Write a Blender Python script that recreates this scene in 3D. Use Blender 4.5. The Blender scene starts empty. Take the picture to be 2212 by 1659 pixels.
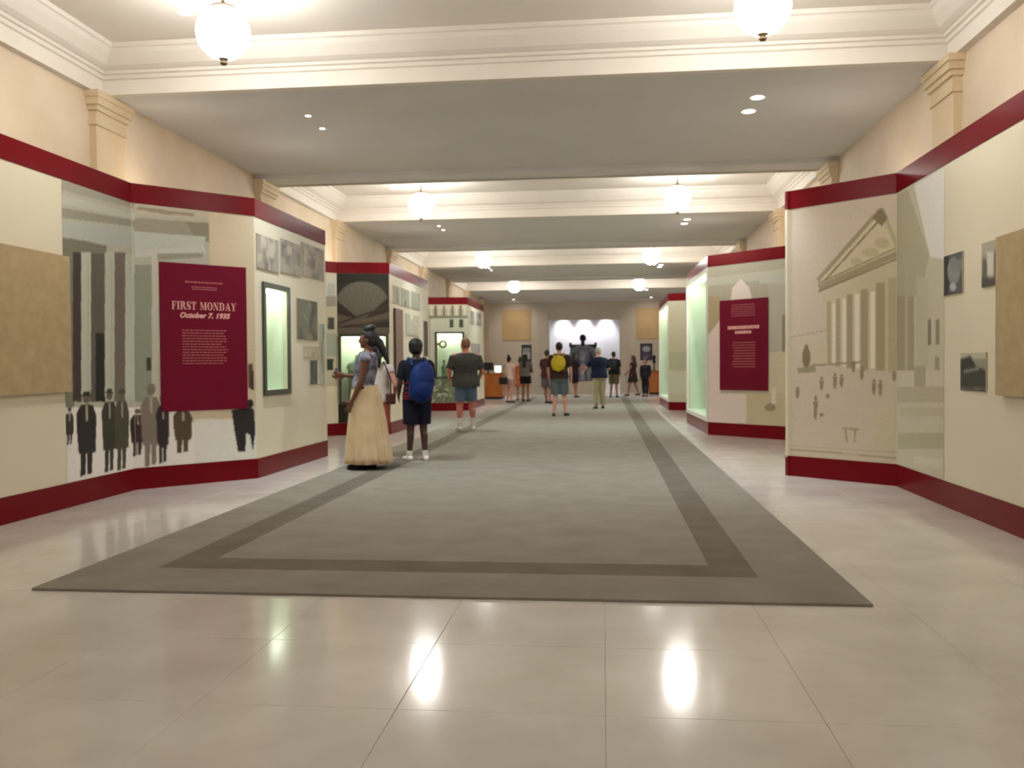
import bpy, bmesh, math, random
import numpy as np
from mathutils import Vector, Matrix

random.seed(7)
rng = np.random.default_rng(7)
sc = bpy.context.scene
col = sc.collection
PI = math.pi

# ------------------------------------------------------------------ camera, world, exposure
EYE = Vector((0.0, 0.0, 1.25))
FPX, YAW, PITCH, ROLL = 1906.5, 0.1035, 0.0214, -0.0081
FW = Vector((-math.sin(YAW)*math.cos(PITCH), math.cos(YAW)*math.cos(PITCH), -math.sin(PITCH)))
R0 = Vector((math.cos(YAW), math.sin(YAW), 0)); U0 = R0.cross(FW)
RT = math.cos(ROLL)*R0 + math.sin(ROLL)*U0
UP = -math.sin(ROLL)*R0 + math.cos(ROLL)*U0
cam = bpy.data.cameras.new('camera'); cam.sensor_width = 36.0; cam.sensor_fit = 'HORIZONTAL'
cam.lens = 36.0*FPX/2212.0; cam.clip_start = 0.05; cam.clip_end = 200
cam.dof.use_dof = True; cam.dof.focus_distance = 2.5; cam.dof.aperture_fstop = 6.0
camo = bpy.data.objects.new('camera', cam); col.objects.link(camo)
camo.matrix_world = Matrix(((RT.x, UP.x, -FW.x, EYE.x), (RT.y, UP.y, -FW.y, EYE.y), (RT.z, UP.z, -FW.z, EYE.z), (0, 0, 0, 1)))
sc.camera = camo
world = bpy.data.worlds.new('hall_air'); sc.world = world; world.use_nodes = True
world.node_tree.nodes['Background'].inputs[0].default_value = (1.0, 0.93, 0.82, 1)
world.node_tree.nodes['Background'].inputs[1].default_value = 0.02
sc.view_settings.view_transform = 'Standard'; sc.view_settings.look = 'None'
sc.view_settings.gamma = 1.0; sc.view_settings.use_curve_mapping = False
sc.view_settings.exposure = 0.22
sc.cycles.max_bounces = 5; sc.cycles.diffuse_bounces = 4; sc.cycles.use_adaptive_sampling = True; sc.cycles.adaptive_threshold = .08; sc.cycles.use_light_tree = False; sc.cycles.light_sampling_threshold = .03; sc.cycles.glossy_bounces = 3; sc.cycles.transmission_bounces = 2; sc.cycles.transparent_max_bounces = 6
sc.cycles.caustics_reflective = False; sc.cycles.caustics_refractive = False
GLOBE_STRENGTH = 37.0        # pendant globes
SPOT_WATT = 165.0            # recessed downlights
CASE_WATT = 5.0             # strip lights in the show cases

def ray(px, py):
    return FW + RT*((px-1106)/FPX) - UP*((py-829.5)/FPX)
def atY(px, py, Y):
    d = ray(px, py); return EYE + d*((Y-EYE.y)/d.y)

# ------------------------------------------------------------------ helpers
def lin(r, g, b):
    def f(c):
        c /= 255.0
        return c/12.92 if c <= 0.04045 else ((c+0.055)/1.055)**2.4
    return (f(r), f(g), f(b))

def tag(o, label=None, cat=None, group=None, kind=None):
    if label: o['label'] = label
    if cat: o['category'] = cat
    if group: o['group'] = group
    if kind: o['kind'] = kind
    return o

def empty(name, loc, label=None, cat=None, group=None, kind=None, rz=0.0):
    o = bpy.data.objects.new(name, None); col.objects.link(o)
    o.location = loc; o.rotation_euler = (0, 0, rz); o.empty_display_size = 0.2
    return tag(o, label, cat, group, kind)

def origin_of(o):
    v = Vector((0, 0, 0))
    while o is not None:
        v = v + Vector(o.location); o = o.parent
    return v

def link(name, me, mat, parent=None, loc=None, smooth=False):
    if mat is not None: me.materials.clear(); me.materials.append(mat)
    o = bpy.data.objects.new(name, me); col.objects.link(o)
    if loc is not None: o.location = loc
    if parent is not None: o.parent = parent
    if smooth:
        for p in me.polygons: p.use_smooth = True
    return o

class Frame:
    """a vertical board in plan: p0 -> p1, outward normal n; (u, z, d) -> world"""
    def __init__(s, p0, p1, flip=False):
        s.p0 = Vector((p0[0], p0[1], 0)); s.p1 = Vector((p1[0], p1[1], 0))
        s.L = (s.p1-s.p0).length; s.u = (s.p1-s.p0)/s.L
        s.n = Vector((s.u.y, -s.u.x, 0))*(-1 if flip else 1)
    def at(s, u, z, d=0.0):
        return s.p0 + s.u*u + s.n*d + Vector((0, 0, z))
    def px(s, x, y):
        d = ray(x, y); t = (s.p0-EYE).dot(s.n)/d.dot(s.n); P = EYE + d*t
        return ((P-s.p0).dot(s.u), P.z)
    def rect(s, x0, y0, x1, y1):
        a, b = s.px(x0, (y0+y1)/2)[0], s.px(x1, (y0+y1)/2)[0]
        xm = (x0+x1)/2
        c, d = s.px(xm, y0)[1], s.px(xm, y1)[1]
        return min(a, b), max(a, b), min(c, d), max(c, d)

class MB:
    def __init__(s): s.v = []; s.f = []
    def add(s, vs, fs):
        n = len(s.v); s.v += [tuple(v) for v in vs]; s.f += [tuple(i+n for i in f) for f in fs]; return s
    def hexa(s, p):
        return s.add(p, [(0,3,2,1),(4,5,6,7),(0,1,5,4),(1,2,6,5),(2,3,7,6),(3,0,4,7)])
    def box(s, x0, x1, y0, y1, z0, z1):
        return s.hexa([(x0,y0,z0),(x1,y0,z0),(x1,y1,z0),(x0,y1,z0),(x0,y0,z1),(x1,y0,z1),(x1,y1,z1),(x0,y1,z1)])
    def fbox(s, F, u0, u1, z0, z1, d0, d1):
        A = F.at
        return s.hexa([A(u0,z0,d0),A(u1,z0,d0),A(u1,z0,d1),A(u0,z0,d1),A(u0,z1,d0),A(u1,z1,d0),A(u1,z1,d1),A(u0,z1,d1)])
    def prism(s, pts, z0, z1):
        n = len(pts)
        vs = [(x,y,z0) for x,y in pts]+[(x,y,z1) for x,y in pts]
        return s.add(vs, [tuple(range(n-1,-1,-1)), tuple(range(n,2*n))]+[(i,(i+1)%n,n+(i+1)%n,n+i) for i in range(n)])
    def fpoly(s, F, pts, d0, d1):
        n = len(pts)
        vs = [F.at(u,z,d0) for u,z in pts]+[F.at(u,z,d1) for u,z in pts]
        return s.add(vs, [tuple(range(n-1,-1,-1)), tuple(range(n,2*n))]+[(i,(i+1)%n,n+(i+1)%n,n+i) for i in range(n)])
    def loft(s, rings, cap=True, closed=True):
        n = len(rings[0]); vs = [p for r in rings for p in r]; fs = []
        for k in range(len(rings)-1):
            for i in range(n if closed else n-1):
                j = (i+1) % n
                fs.append((k*n+i, k*n+j, (k+1)*n+j, (k+1)*n+i))
        if cap:
            fs.append(tuple(range(n-1,-1,-1))); fs.append(tuple((len(rings)-1)*n+i for i in range(n)))
        return s.add(vs, fs)
    def lathe(s, c, prof, seg=24):
        return s.loft([[(c[0]+r*math.cos(2*PI*i/seg), c[1]+r*math.sin(2*PI*i/seg), c[2]+z) for i in range(seg)] for r,z in prof])
    def capsule(s, p0, r0, p1, r1, seg=12, flat=False, sx=1.0):
        p0, p1 = Vector(p0), Vector(p1); ax = (p1-p0); L = ax.length
        ax = ax/L if L > 1e-6 else Vector((0,0,1))
        a = ax.cross(Vector((0,1,0)) if abs(ax.y) < .9 else Vector((1,0,0))).normalized(); b = ax.cross(a)
        st = []
        if flat: st = [(0,r0),(L*.5,(r0+r1)/2),(L,r1)]
        else:
            for k in range(5):
                t = -PI/2+PI/2*k/4; st.append((r0*math.sin(t), max(r0*math.cos(t), r0*.06)))
            for k in range(5):
                t = PI/2*k/4; st.append((L+r1*math.sin(t), max(r1*math.cos(t), r1*.06)))
        return s.loft([[p0+ax*h+(a*math.cos(2*PI*i/seg)*sx+b*math.sin(2*PI*i/seg))*r for i in range(seg)] for h,r in st])
    def ellipsoid(s, c, r, M=None, seg=14, rows=9):
        c = Vector(c); rings = []
        for k in range(rows):
            t = -PI/2+PI*(k+.15)/(rows-1+.3)
            ring = []
            for i in range(seg):
                v = Vector((r[0]*math.cos(t)*math.cos(2*PI*i/seg), r[1]*math.cos(t)*math.sin(2*PI*i/seg), r[2]*math.sin(t)))
                if M is not None: v = M @ v
                ring.append(c+v)
            rings.append(ring)
        return s.loft(rings)
    def tube(s, pts, r, seg=8):
        for a, b in zip(pts[:-1], pts[1:]): s.capsule(a, r, b, r, seg)
        return s
    def mesh(s, name, org=Vector((0,0,0))):
        me = bpy.data.meshes.new(name)
        me.from_pydata([(v[0]-org[0], v[1]-org[1], v[2]-org[2]) for v in s.v], [], s.f); me.update(); return me
    def build(s, name, mat, parent=None, loc=None, smooth=False, bevel=0.0, local=False):
        org = Vector((0,0,0)) if local else (origin_of(parent) if parent is not None else Vector((0,0,0)))
        if loc is not None: org = org + Vector(loc)
        o = link(name, s.mesh(name, org), mat, parent, loc, smooth)
        if bevel > 0:
            m = o.modifiers.new('bevel', 'BEVEL'); m.width = bevel; m.segments = 2; m.limit_method = 'ANGLE'
        return o

def remeshed(mb, voxel, smooth=6, factor=.5):
    """continuous skin over the union of the closed shapes in mb"""
    me = mb.mesh('tmp')
    b = bmesh.new(); b.from_mesh(me); bmesh.ops.recalc_face_normals(b, faces=b.faces); b.to_mesh(me); b.free()
    o = bpy.data.objects.new('tmp', me); col.objects.link(o)
    m = o.modifiers.new('r', 'REMESH'); m.mode = 'VOXEL'; m.voxel_size = voxel; m.use_smooth_shade = True
    if smooth:
        s_ = o.modifiers.new('s', 'SMOOTH'); s_.factor = factor; s_.iterations = smooth
    dg = bpy.context.evaluated_depsgraph_get(); dg.update()
    out = bpy.data.meshes.new_from_object(o.evaluated_get(dg))
    bpy.data.objects.remove(o); bpy.data.meshes.remove(me)
    for p in out.polygons: p.use_smooth = True
    return out

# ------------------------------------------------------------------ materials
def material(name, color, rough=.6, noise=0.0, scale=6.0, spec=.4, metal=0.0, bump=0.0, bscale=200.0, color2=None, coat=0.0, stretch=(1,1,1)):
    m = bpy.data.materials.new(name); m.use_nodes = True; nt = m.node_tree; N = nt.nodes
    p = N['Principled BSDF']; p.inputs['Roughness'].default_value = rough; p.inputs['Metallic'].default_value = metal
    p.inputs['Specular IOR Level'].default_value = spec
    if coat: p.inputs['Coat Weight'].default_value = coat; p.inputs['Coat Roughness'].default_value = .12
    p.inputs['Base Color'].default_value = (*color, 1)
    g = N.new('ShaderNodeNewGeometry'); mp = N.new('ShaderNodeMapping'); mp.inputs['Scale'].default_value = stretch
    nt.links.new(g.outputs['Position'], mp.inputs['Vector'])
    if noise > 0 or color2:
        t = N.new('ShaderNodeTexNoise'); t.inputs['Scale'].default_value = scale; t.inputs['Detail'].default_value = 3
        nt.links.new(mp.outputs['Vector'], t.inputs['Vector'])
        r = N.new('ShaderNodeValToRGB'); r.color_ramp.elements[0].position = .3; r.color_ramp.elements[1].position = .7
        c2 = color2 if color2 else tuple(c*(1-noise) for c in color)
        r.color_ramp.elements[0].color = (*c2, 1); r.color_ramp.elements[1].color = (*color, 1)
        nt.links.new(t.outputs['Fac'], r.inputs['Fac']); nt.links.new(r.outputs['Color'], p.inputs['Base Color'])
    if bump > 0:
        t2 = N.new('ShaderNodeTexNoise'); t2.inputs['Scale'].default_value = bscale; t2.inputs['Detail'].default_value = 1
        nt.links.new(mp.outputs['Vector'], t2.inputs['Vector'])
        bn = N.new('ShaderNodeBump'); bn.inputs['Strength'].default_value = bump; bn.inputs['Distance'].default_value = .01
        nt.links.new(t2.outputs['Fac'], bn.inputs['Height']); nt.links.new(bn.outputs['Normal'], p.inputs['Normal'])
    return m

def emitter(name, color, strength):
    m = bpy.data.materials.new(name); m.use_nodes = True; p = m.node_tree.nodes['Principled BSDF']
    p.inputs['Base Color'].default_value = (.8,.8,.8,1)
    p.inputs['Emission Color'].default_value = (*color, 1); p.inputs['Emission Strength'].default_value = strength
    return m

def thin_glass(name, tint=(.93,.97,.94)):
    m = bpy.data.materials.new(name); m.use_nodes = True; nt = m.node_tree; N = nt.nodes
    N.remove(N['Principled BSDF']); out = N['Material Output']
    tr = N.new('ShaderNodeBsdfTransparent'); tr.inputs[0].default_value = (*tint, 1)
    gl = N.new('ShaderNodeBsdfGlossy'); gl.inputs['Roughness'].default_value = .02
    mx = N.new('ShaderNodeMixShader'); mx.inputs[0].default_value = .05   # coated museum glass
    nt.links.new(tr.outputs[0], mx.inputs[1]); nt.links.new(gl.outputs[0], mx.inputs[2])
    nt.links.new(mx.outputs[0], out.inputs['Surface'])
    return m

def print_material(name, rough=.55):
    m = bpy.data.materials.new(name); m.use_nodes = True; nt = m.node_tree
    a = nt.nodes.new('ShaderNodeVertexColor'); a.layer_name = 'ink'
    nt.links.new(a.outputs['Color'], nt.nodes['Principled BSDF'].inputs['Base Color'])
    nt.nodes['Principled BSDF'].inputs['Roughness'].default_value = rough
    nt.nodes['Principled BSDF'].inputs['Specular IOR Level'].default_value = .35
    return m

M = {}
M['wall'] = material('wall_stone', lin(224,207,184), .7, color2=lin(214,195,168), scale=1.6)
M['pilaster'] = material('pilaster_stone', lin(222,204,172), .7, color2=lin(212,190,154), scale=2.0, stretch=(1,1,.25))
M['plaster'] = material('ceiling_plaster', lin(236,229,218), .8, noise=.04, scale=2)
M['soffit'] = material('soffit_plaster', lin(222,221,218), .8, noise=.05, scale=1.2)
M['grout'] = material('floor_grout', lin(188,178,162), .35)
M['tile'] = material('polished_marble_tile', lin(226,222,214), .12, color2=lin(212,207,197), scale=2.2, spec=.5, bump=.012, bscale=2.5)
M['carpet'] = material('grey_carpet', lin(150,144,133), .95, color2=lin(139,133,122), scale=3.0, spec=.1, bump=.5, bscale=260)
M['carpet_dark'] = material('dark_grey_carpet', lin(122,115,104), .95, color2=lin(111,105,94), scale=3.0, spec=.1, bump=.5, bscale=260)
M['panel'] = material('cream_laminate', lin(222,213,188), .5, noise=.03, scale=1.0)
M['red'] = material('dark_red_laminate', lin(112,16,24), .24, noise=.08, scale=3.0, spec=.08)
M['sign'] = material('burgundy_sign', lin(112,16,42), .5, noise=.06, scale=4.0, spec=.12)
M['ink_pink'] = material('pale_pink_ink', lin(228,170,160), .6)
M['ink_dull'] = material('dull_pink_ink', lin(168,88,92), .6)
M['board'] = material('tan_fabric_board', lin(178,158,120), .85, color2=lin(166,146,110), scale=9, bump=.2, bscale=300)
M['frame'] = material('dark_green_grey_frame', lin(66,70,56), .45, spec=.4)
M['liner'] = material('pale_green_case_lining', lin(224,230,212), .7)
M['glass'] = thin_glass('case_glass')
M['print'] = print_material('printed_graphic')
M['edge'] = material('print_board_edge', lin(196,188,166), .7)
M['brass'] = material('aged_brass', lin(110,92,66), .4, metal=.8)
M['globe'] = emitter('lit_opal_glass', (1.0,.972,.935), GLOBE_STRENGTH)
M['lens'] = emitter('lit_lamp_lens', (1.0,.97,.92), 40.0)
M['lens_low'] = emitter('dim_lamp_lens', (1.0,.95,.88), 8.0)
M['strip'] = emitter('lit_case_strip', (.94,1.0,.88), 17.0)
M['white_trim'] = material('white_metal_trim', lin(225,222,212), .5)
M['end_wall'] = material('end_wall_plaster', lin(214,202,186), .8, noise=.04, scale=1.2)
M['niche'] = material('niche_white_plaster', lin(235,233,236), .8)
M['tan_stone'] = material('tan_stone_panel', lin(210,180,134), .7, color2=lin(200,168,120), scale=1.5)
M['bronze'] = material('dark_bronze', lin(44,44,54), .35, metal=.6, noise=.4, scale=9)
M['bronze_sheen'] = material('bronze_painted_sheen', lin(150,154,166), .4, metal=.3, noise=.5, scale=5)  # pale tone paints the highlights on the statue's robe
M['pedestal'] = material('pale_stone_pedestal', lin(206,190,164), .6, noise=.08, scale=4)
M['oak'] = material('orange_oak_veneer', lin(176,104,44), .45, color2=lin(154,86,34), scale=3, stretch=(6,6,.6))
M['black'] = material('matt_black', lin(26,24,26), .5)
M['screen'] = emitter('lit_screen', (.95,.98,1.0), 2.5)
M['card'] = material('cream_card', lin(214,206,180), .8)
M['olive'] = material('grey_green_patina', lin(120,136,110), .6, noise=.3, scale=14)

# ------------------------------------------------------------------ printed graphics
def paint(F, u0, u1, z0, z1, res, bg, shapes, grain=.03, blur=0):
    nu = max(2, int((u1-u0)/res)+1); nz = max(2, int((z1-z0)/res)+1)
    U = np.linspace(u0, u1, nu); Z = np.linspace(z0, z1, nz); UU, ZZ = np.meshgrid(U, Z)
    C = np.empty((nz, nu, 3)); C[:] = lin(*bg)
    for sh in shapes:
        pts, c = sh[0], np.array(lin(*sh[1])); al = sh[2] if len(sh) > 2 else 1.0
        q = np.array([F.px(x, y) for x, y in pts])
        lo, hi = q.min(0), q.max(0)
        iu = np.where((U >= lo[0]-res) & (U <= hi[0]+res))[0]; iz = np.where((Z >= lo[1]-res) & (Z <= hi[1]+res))[0]
        if len(iu) == 0 or len(iz) == 0: continue
        a, b = UU[iz[0]:iz[-1]+1, iu[0]:iu[-1]+1], ZZ[iz[0]:iz[-1]+1, iu[0]:iu[-1]+1]
        ins = np.zeros(a.shape, bool); n = len(q)
        for i in range(n):
            x1, y1 = q[i]; x2, y2 = q[(i+1) % n]
            if y1 == y2: continue
            ins ^= ((y1 > b) != (y2 > b)) & (a < (x2-x1)*(b-y1)/(y2-y1)+x1)
        sub = C[iz[0]:iz[-1]+1, iu[0]:iu[-1]+1]
        sub[ins] = sub[ins]*(1-al)+c*al
    for _ in range(blur):
        P = np.pad(C, ((1,1),(1,1),(0,0)), 'edge')
        C = (P[:-2,1:-1]+P[2:,1:-1]+P[1:-1,:-2]+P[1:-1,2:]+2*P[1:-1,1:-1])/6
    C *= 1+rng.normal(0, grain, (nz, nu, 1))
    return U, Z, np.clip(C, 0, 1)

def print_part(name, parent, F, u0, u1, z0, z1, d, res, bg, shapes, grain=.03, blur=1):
    U, Z, C = paint(F, u0, u1, z0, z1, res, bg, shapes, grain, blur)
    nz, nu = C.shape[:2]; org = origin_of(parent)
    UU, ZZ = np.meshgrid(U, Z)
    co = np.empty((nz*nu, 3))
    base = F.p0 + F.n*d
    co[:,0] = base.x+F.u.x*UU.ravel()-org.x; co[:,1] = base.y+F.u.y*UU.ravel()-org.y; co[:,2] = ZZ.ravel()-org.z
    i = np.arange(nz*nu).reshape(nz, nu)
    q = np.stack([i[:-1,:-1], i[:-1,1:], i[1:,1:], i[1:,:-1]], -1).reshape(-1, 4)
    # face the outward normal
    nrm = F.u.cross(Vector((0,0,1)))
    if nrm.dot(F.n) < 0: q = q[:, ::-1]
    me = bpy.data.meshes.new(name)
    me.from_pydata(co.tolist(), [], q.tolist()); me.update()
    at = me.color_attributes.new('ink', 'FLOAT_COLOR', 'POINT')
    rgba = np.ones((nz*nu, 4), np.float32); rgba[:,:3] = C.reshape(-1,3)
    at.data.foreach_set('color', rgba.ravel())
    return link(name, me, M['print'], parent)

def R_(x0, y0, x1, y1): return [(x0,y0),(x1,y0),(x1,y1),(x0,y1)]
def E_(cx, cy, rx, ry, n=14): return [(cx+rx*math.cos(2*PI*i/n), cy+ry*math.sin(2*PI*i/n)) for i in range(n)]
def L_(x0, y0, x1, y1, w):
    dx, dy = x1-x0, y1-y0; l = math.hypot(dx, dy); nx, ny = -dy/l*w/2, dx/l*w/2
    return [(x0+nx,y0+ny),(x1+nx,y1+ny),(x1-nx,y1-ny),(x0-nx,y0-ny)]

# ------------------------------------------------------------------ the hall
XW0, XW1, YEND, YBACK = -5.05, 3.20, 39.0, -5.0
P, BF, BB, ZB, ZS, ZC = 7.868, 8.43, 13.07, 3.99, 4.05, 4.41

# floor: grout bed with marble tiles laid on it
fl = MB().box(XW0-.2, XW1+.2, YBACK-.2, YEND+2.2, -.06, -.003).build('floor', M['grout'])
tag(fl, kind='structure')
TS, GAP = .76, .0008
CX0, CX1, CY0, CY1 = -3.218, 1.362, 4.648, 34.4
def tile_mesh(x0, x1, y0, y1):
    m = MB(); c = .0012
    m.loft([[(x0,y0,-.016),(x1,y0,-.016),(x1,y1,-.016),(x0,y1,-.016)],
            [(x0,y0,-c),(x1,y0,-c),(x1,y1,-c),(x0,y1,-c)],
            [(x0+c,y0+c,0),(x1-c,y0+c,0),(x1-c,y1-c,0),(x0+c,y1-c,0)]])
    return m
shared = {}
rest = MB()
for ky in range(-13, 48):
    for kx in range(-7, 5):
        x0, x1 = max(kx*TS, XW0), min((kx+1)*TS, XW1)
        y0, y1 = CY0+ky*TS, min(CY0+(ky+1)*TS, YEND+1.9)
        if y1-y0 < .05 or x1-x0 < .02: continue
        if x0 > CX0+.02 and x1 < CX1-.02 and y0 > CY0-.1 and y1 < CY1-.1: continue
        g = GAP
        if .85 < y0 and y1 < 28.3:
            key = (round(x1-x0,3), round(y1-y0,3))
            if key not in shared:
                shared[key] = tile_mesh(g, key[0]-g, g, key[1]-g).mesh('tile'); shared[key].materials.append(M['tile'])
            o = bpy.data.objects.new('tile', shared[key]); col.objects.link(o); o.location = (x0, y0, 0); o.parent = fl
        else:
            t = tile_mesh(x0+g, x1-g, y0+g, y1-g); rest.add(t.v, t.f)
tag(rest.build('tile_field', M['tile'], fl), kind='stuff')

# carpet runner with a darker inlaid band
cp = empty('carpet_runner', (-.93, 19.5, 0), 'long grey carpet runner with a dark inlaid band down the hall', 'carpet')
def ring_slab(o, i, z0, z1):
    (a0,a1,b0,b1), (c0,c1,d0,d1) = o, i
    O = [(a0,b0),(a1,b0),(a1,b1),(a0,b1)]; I = [(c0,d0),(c1,d0),(c1,d1),(c0,d1)]
    m = MB()
    for k in range(4):
        j = (k+1) % 4
        m.hexa([(*O[k],z0),(*O[j],z0),(*I[j],z0),(*I[k],z0),(*O[k],z1),(*O[j],z1),(*I[j],z1),(*I[k],z1)])
    return m
B0 = (CX0,CX1,CY0,CY1); B1 = (-2.752,.882,5.18,33.9); B2 = (-2.50,.631,5.478,33.6)
ring_slab(B0, B1, .0, .014).build('border', M['carpet'], cp)
ring_slab(B1, B2, .0, .014).build('inlaid_band', M['carpet_dark'], cp)
MB().box(*B2, .0, .014).build('field', M['carpet'], cp)

# walls with pilasters
def wall(name, x0, x1, face, inward):
    w = tag(MB().box(x0, x1, YBACK, YEND, -.02, 4.6).build(name, M['wall']), kind='structure')
    for k in range(-1, 4):
        for y0 in (BF+P*k-.12, BB+P*k-.55):
            if y0 < YBACK or y0 > 37: continue
            y1 = y0+.52
            def pb(n, z0, z1, pr, ex, par, mt=M['pilaster']):
                xa, xb = sorted((face, face+inward*pr))
                return MB().box(xa, xb, y0-ex, y1+ex, z0, z1).build(n, mt, par)
            sh = pb('pilaster', 0, 3.66, .075, 0, w)
            cpm = MB()
            for (z0, z1, pr, ex) in ((3.66,3.70,.095,.02),(3.70,3.80,.082,.008),(3.80,3.85,.11,.035),(3.85,3.92,.135,.06),(3.92,3.985,.15,.08)):
                xa, xb = sorted((face, face+inward*pr)); cpm.box(xa, xb, y0-ex, y1+ex, z0, z1)
            cpm.build('capital', M['pilaster'], sh)
    return w
wall('wall_left', XW0-.2, XW0, XW0, 1)
wall('wall_right', XW1, XW1+.2, XW1, -1)
tag(MB().box(XW0-.2, XW1+.2, YBACK-.2, YBACK, -.02, 4.6).build('wall_back', M['wall']), kind='structure')
NX0, NX1, NZ, NY = -2.42, .72, 3.22, 40.7
we = MB()
we.box(XW0-.2, NX0, YEND, YEND+.25, -.02, 4.6).box(NX1, XW1+.2, YEND, YEND+.25, -.02, 4.6).box(NX0, NX1, YEND, YEND+.25, NZ, 4.6)
we = tag(we.build('wall_end', M['end_wall']), kind='structure')
nb = MB().box(NX0-.05, NX1+.05, NY, NY+.2, -.02, 4.6).box(NX0-.2, NX0, YEND+.25, NY, -.02, 4.6).box(NX1, NX1+.2, YEND+.25, NY, -.02, 4.6).box(NX0, NX1, YEND+.25, NY, NZ+.5, 4.6)
nb.build('niche_lining', M['niche'], we)
for xa, xb in ((NX0-.30, NX0), (NX1, NX1+.30)):
    MB().box(xa, xb, YEND-.12, YEND, 0, 3.5).build('niche_pilaster', M['end_wall'], we)
for xa, xb in ((-4.45,-3.20),(1.45,2.55)):
    MB().box(xa, xb, YEND-.05, YEND, 2.35, 3.70).build('stone_panel', M['tan_stone'], we)

# ceiling: soffits with edge beams, coffers with moulded cornices
ce = empty('ceiling', (-.93, 15, ZB), kind='structure')
prof = [(-.09,3.982),(0,3.982),(0,4.125),(.022,4.135),(.022,4.17),(.05,4.178),(.05,4.205),(.075,4.212),(.12,4.235),(.20,4.32),(.225,4.36),(.245,4.37),(.245,4.412)]
for k in range(-2, 4):
    y0, y1 = max(BF+P*k, YBACK), (BB+P*k if k < 3 else YEND)
    s = MB().box(XW0, XW1, y0+.5, y1-.5, ZS, 4.6).build('soffit', M['soffit'], ce)
    MB().box(XW0, XW1, y0, y0+.55, ZB, 4.62).build('edge_beam', M['soffit'], s)
    MB().box(XW0, XW1, y1-.55, y1, ZB, 4.62).build('edge_beam', M['soffit'], s)
    if k == 3: break
    a, b = BB+P*k, BF+P*(k+1)
    c = MB().box(XW0, XW1, a-.02, b+.02, ZC, 4.6).build('coffer_panel', M['plaster'], ce)
    rings = []
    for o, z in prof:
        rings.append([(XW0+.08+o, a+.003+o, z), (XW1-.08-o, a+.003+o, z), (XW1-.08-o, b-.003-o, z), (XW0+.08+o, b-.003-o, z)])
    MB().loft(rings, cap=False).build('cornice', M['plaster'], c)

# pendant globes
XL, XR, YL, ZL, RG = -3.076, 1.231, 6.995, 3.983, .215
where = ['nearest', 'second', 'third', 'farthest']
for k in range(-1, 4):
    for x, side in ((XL, 'left'), (XR, 'right')):
        y = YL+P*k
        if k < 0: lab = f'lit white globe pendant above the hall entrance, {side} row'
        elif k == 0: lab = f'largest lit white globe pendant of the {side} row, cut by the top of the picture' if side == 'right' else 'largest lit white globe pendant at upper left with brass cap and finial'
        else: lab = f'{where[k]} lit white globe pendant from the camera in the {side} row'
        t = empty('pendant_lamp', (x, y, ZL-RG-.04), lab, 'lamp', 'globe pendants in two rows')
        MB().lathe((x,y,ZL), [(.02,-RG-.045),(.03,-RG-.03),(.018,-RG-.015),(.045,-RG+.005),(.05,-RG+.012)], 16).build('finial', M['brass'], t, smooth=True)
        prof_g = [(RG*math.cos(a), RG*math.sin(a)) for a in [(-PI/2+.03)+(PI-.33)*i/18 for i in range(19)]]
        MB().lathe((x,y,ZL), prof_g, 32).build('globe', M['globe'], t, smooth=True)
        MB().lathe((x,y,ZL), [(.075,RG-.03),(.10,RG-.022),(.10,RG-.008),(.05,RG+.012),(.018,RG+.03),(.018,RG+.04)], 24).build('cap', M['brass'], t, smooth=True)
        MB().lathe((x,y,ZL), [(.009,RG+.03),(.009,ZC-ZL-.02)], 10).build('stem', M['brass'], t)
        MB().lathe((x,y,ZL), [(.012,ZC-ZL-.05),(.06,ZC-ZL-.02),(.065,ZC-ZL)], 20).build('canopy', M['brass'], t, smooth=True)

# recessed spotlights
def recessed(x, y, z, target, watt, size, lens, lab, color=(1,.95,.88), angle=115):
    t = empty('recessed_light', (x, y, z), lab, 'spotlight', 'small recessed ceiling spotlights')
    MB().lathe((x,y,z), [(.055*size,-.004),(.055*size+.02,-.006),(.055*size+.025,0),(.055*size,.0)], 20).build('trim_ring', M['white_trim'], t)
    MB().lathe((x,y,z), [(.012,-.012),(.05*size,-.006),(.052*size,-.002)], 18).build('lens', lens, t)
    l = bpy.data.lights.new('beam', 'SPOT'); l.energy = watt; l.color = color; l.spot_size = math.radians(angle); l.spot_blend = 1.0; l.shadow_soft_size = .06
    lo = bpy.data.objects.new('beam', l); col.objects.link(lo); lo.parent = t; lo.location = (0,0,-.03)
    d = Vector(target)-Vector((x,y,z-.03)); lo.rotation_euler = d.to_track_quat('-Z', 'Y').to_euler()
    return t
bay = ['nearest bay', 'second bay', 'third bay', 'far bay']
for k in range(0, 4):
    cool = (.84,.93,1.0)
    recessed(-3.26, 9.62+P*k, ZS, (-2.7, 9.9+P*k, 0), SPOT_WATT, .6, M['lens_low'], f'tiny recessed spotlight in the soffit of the {bay[k]}, left pair, nearer one', cool)
    recessed(-3.27, 10.15+P*k, ZS, (-1.4, 10.5+P*k, 0), SPOT_WATT, .6, M['lens_low'], f'tiny recessed spotlight in the soffit of the {bay[k]}, left pair, farther one', cool)
    recessed(1.63, 9.58+P*k, ZS, (-.3, 10.2+P*k, 0), SPOT_WATT, 1.3, M['lens'] if k == 0 else M['lens_low'], f'bright recessed spotlight in the soffit of the {bay[k]}, right pair, nearer one', cool)
    recessed(1.62, 10.09+P*k, ZS, (.9, 11.0+P*k, 0), SPOT_WATT, 1.3, M['lens'] if k == 0 else M['lens_low'], f'bright recessed spotlight in the soffit of the {bay[k]}, right pair, farther one', cool)
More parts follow.
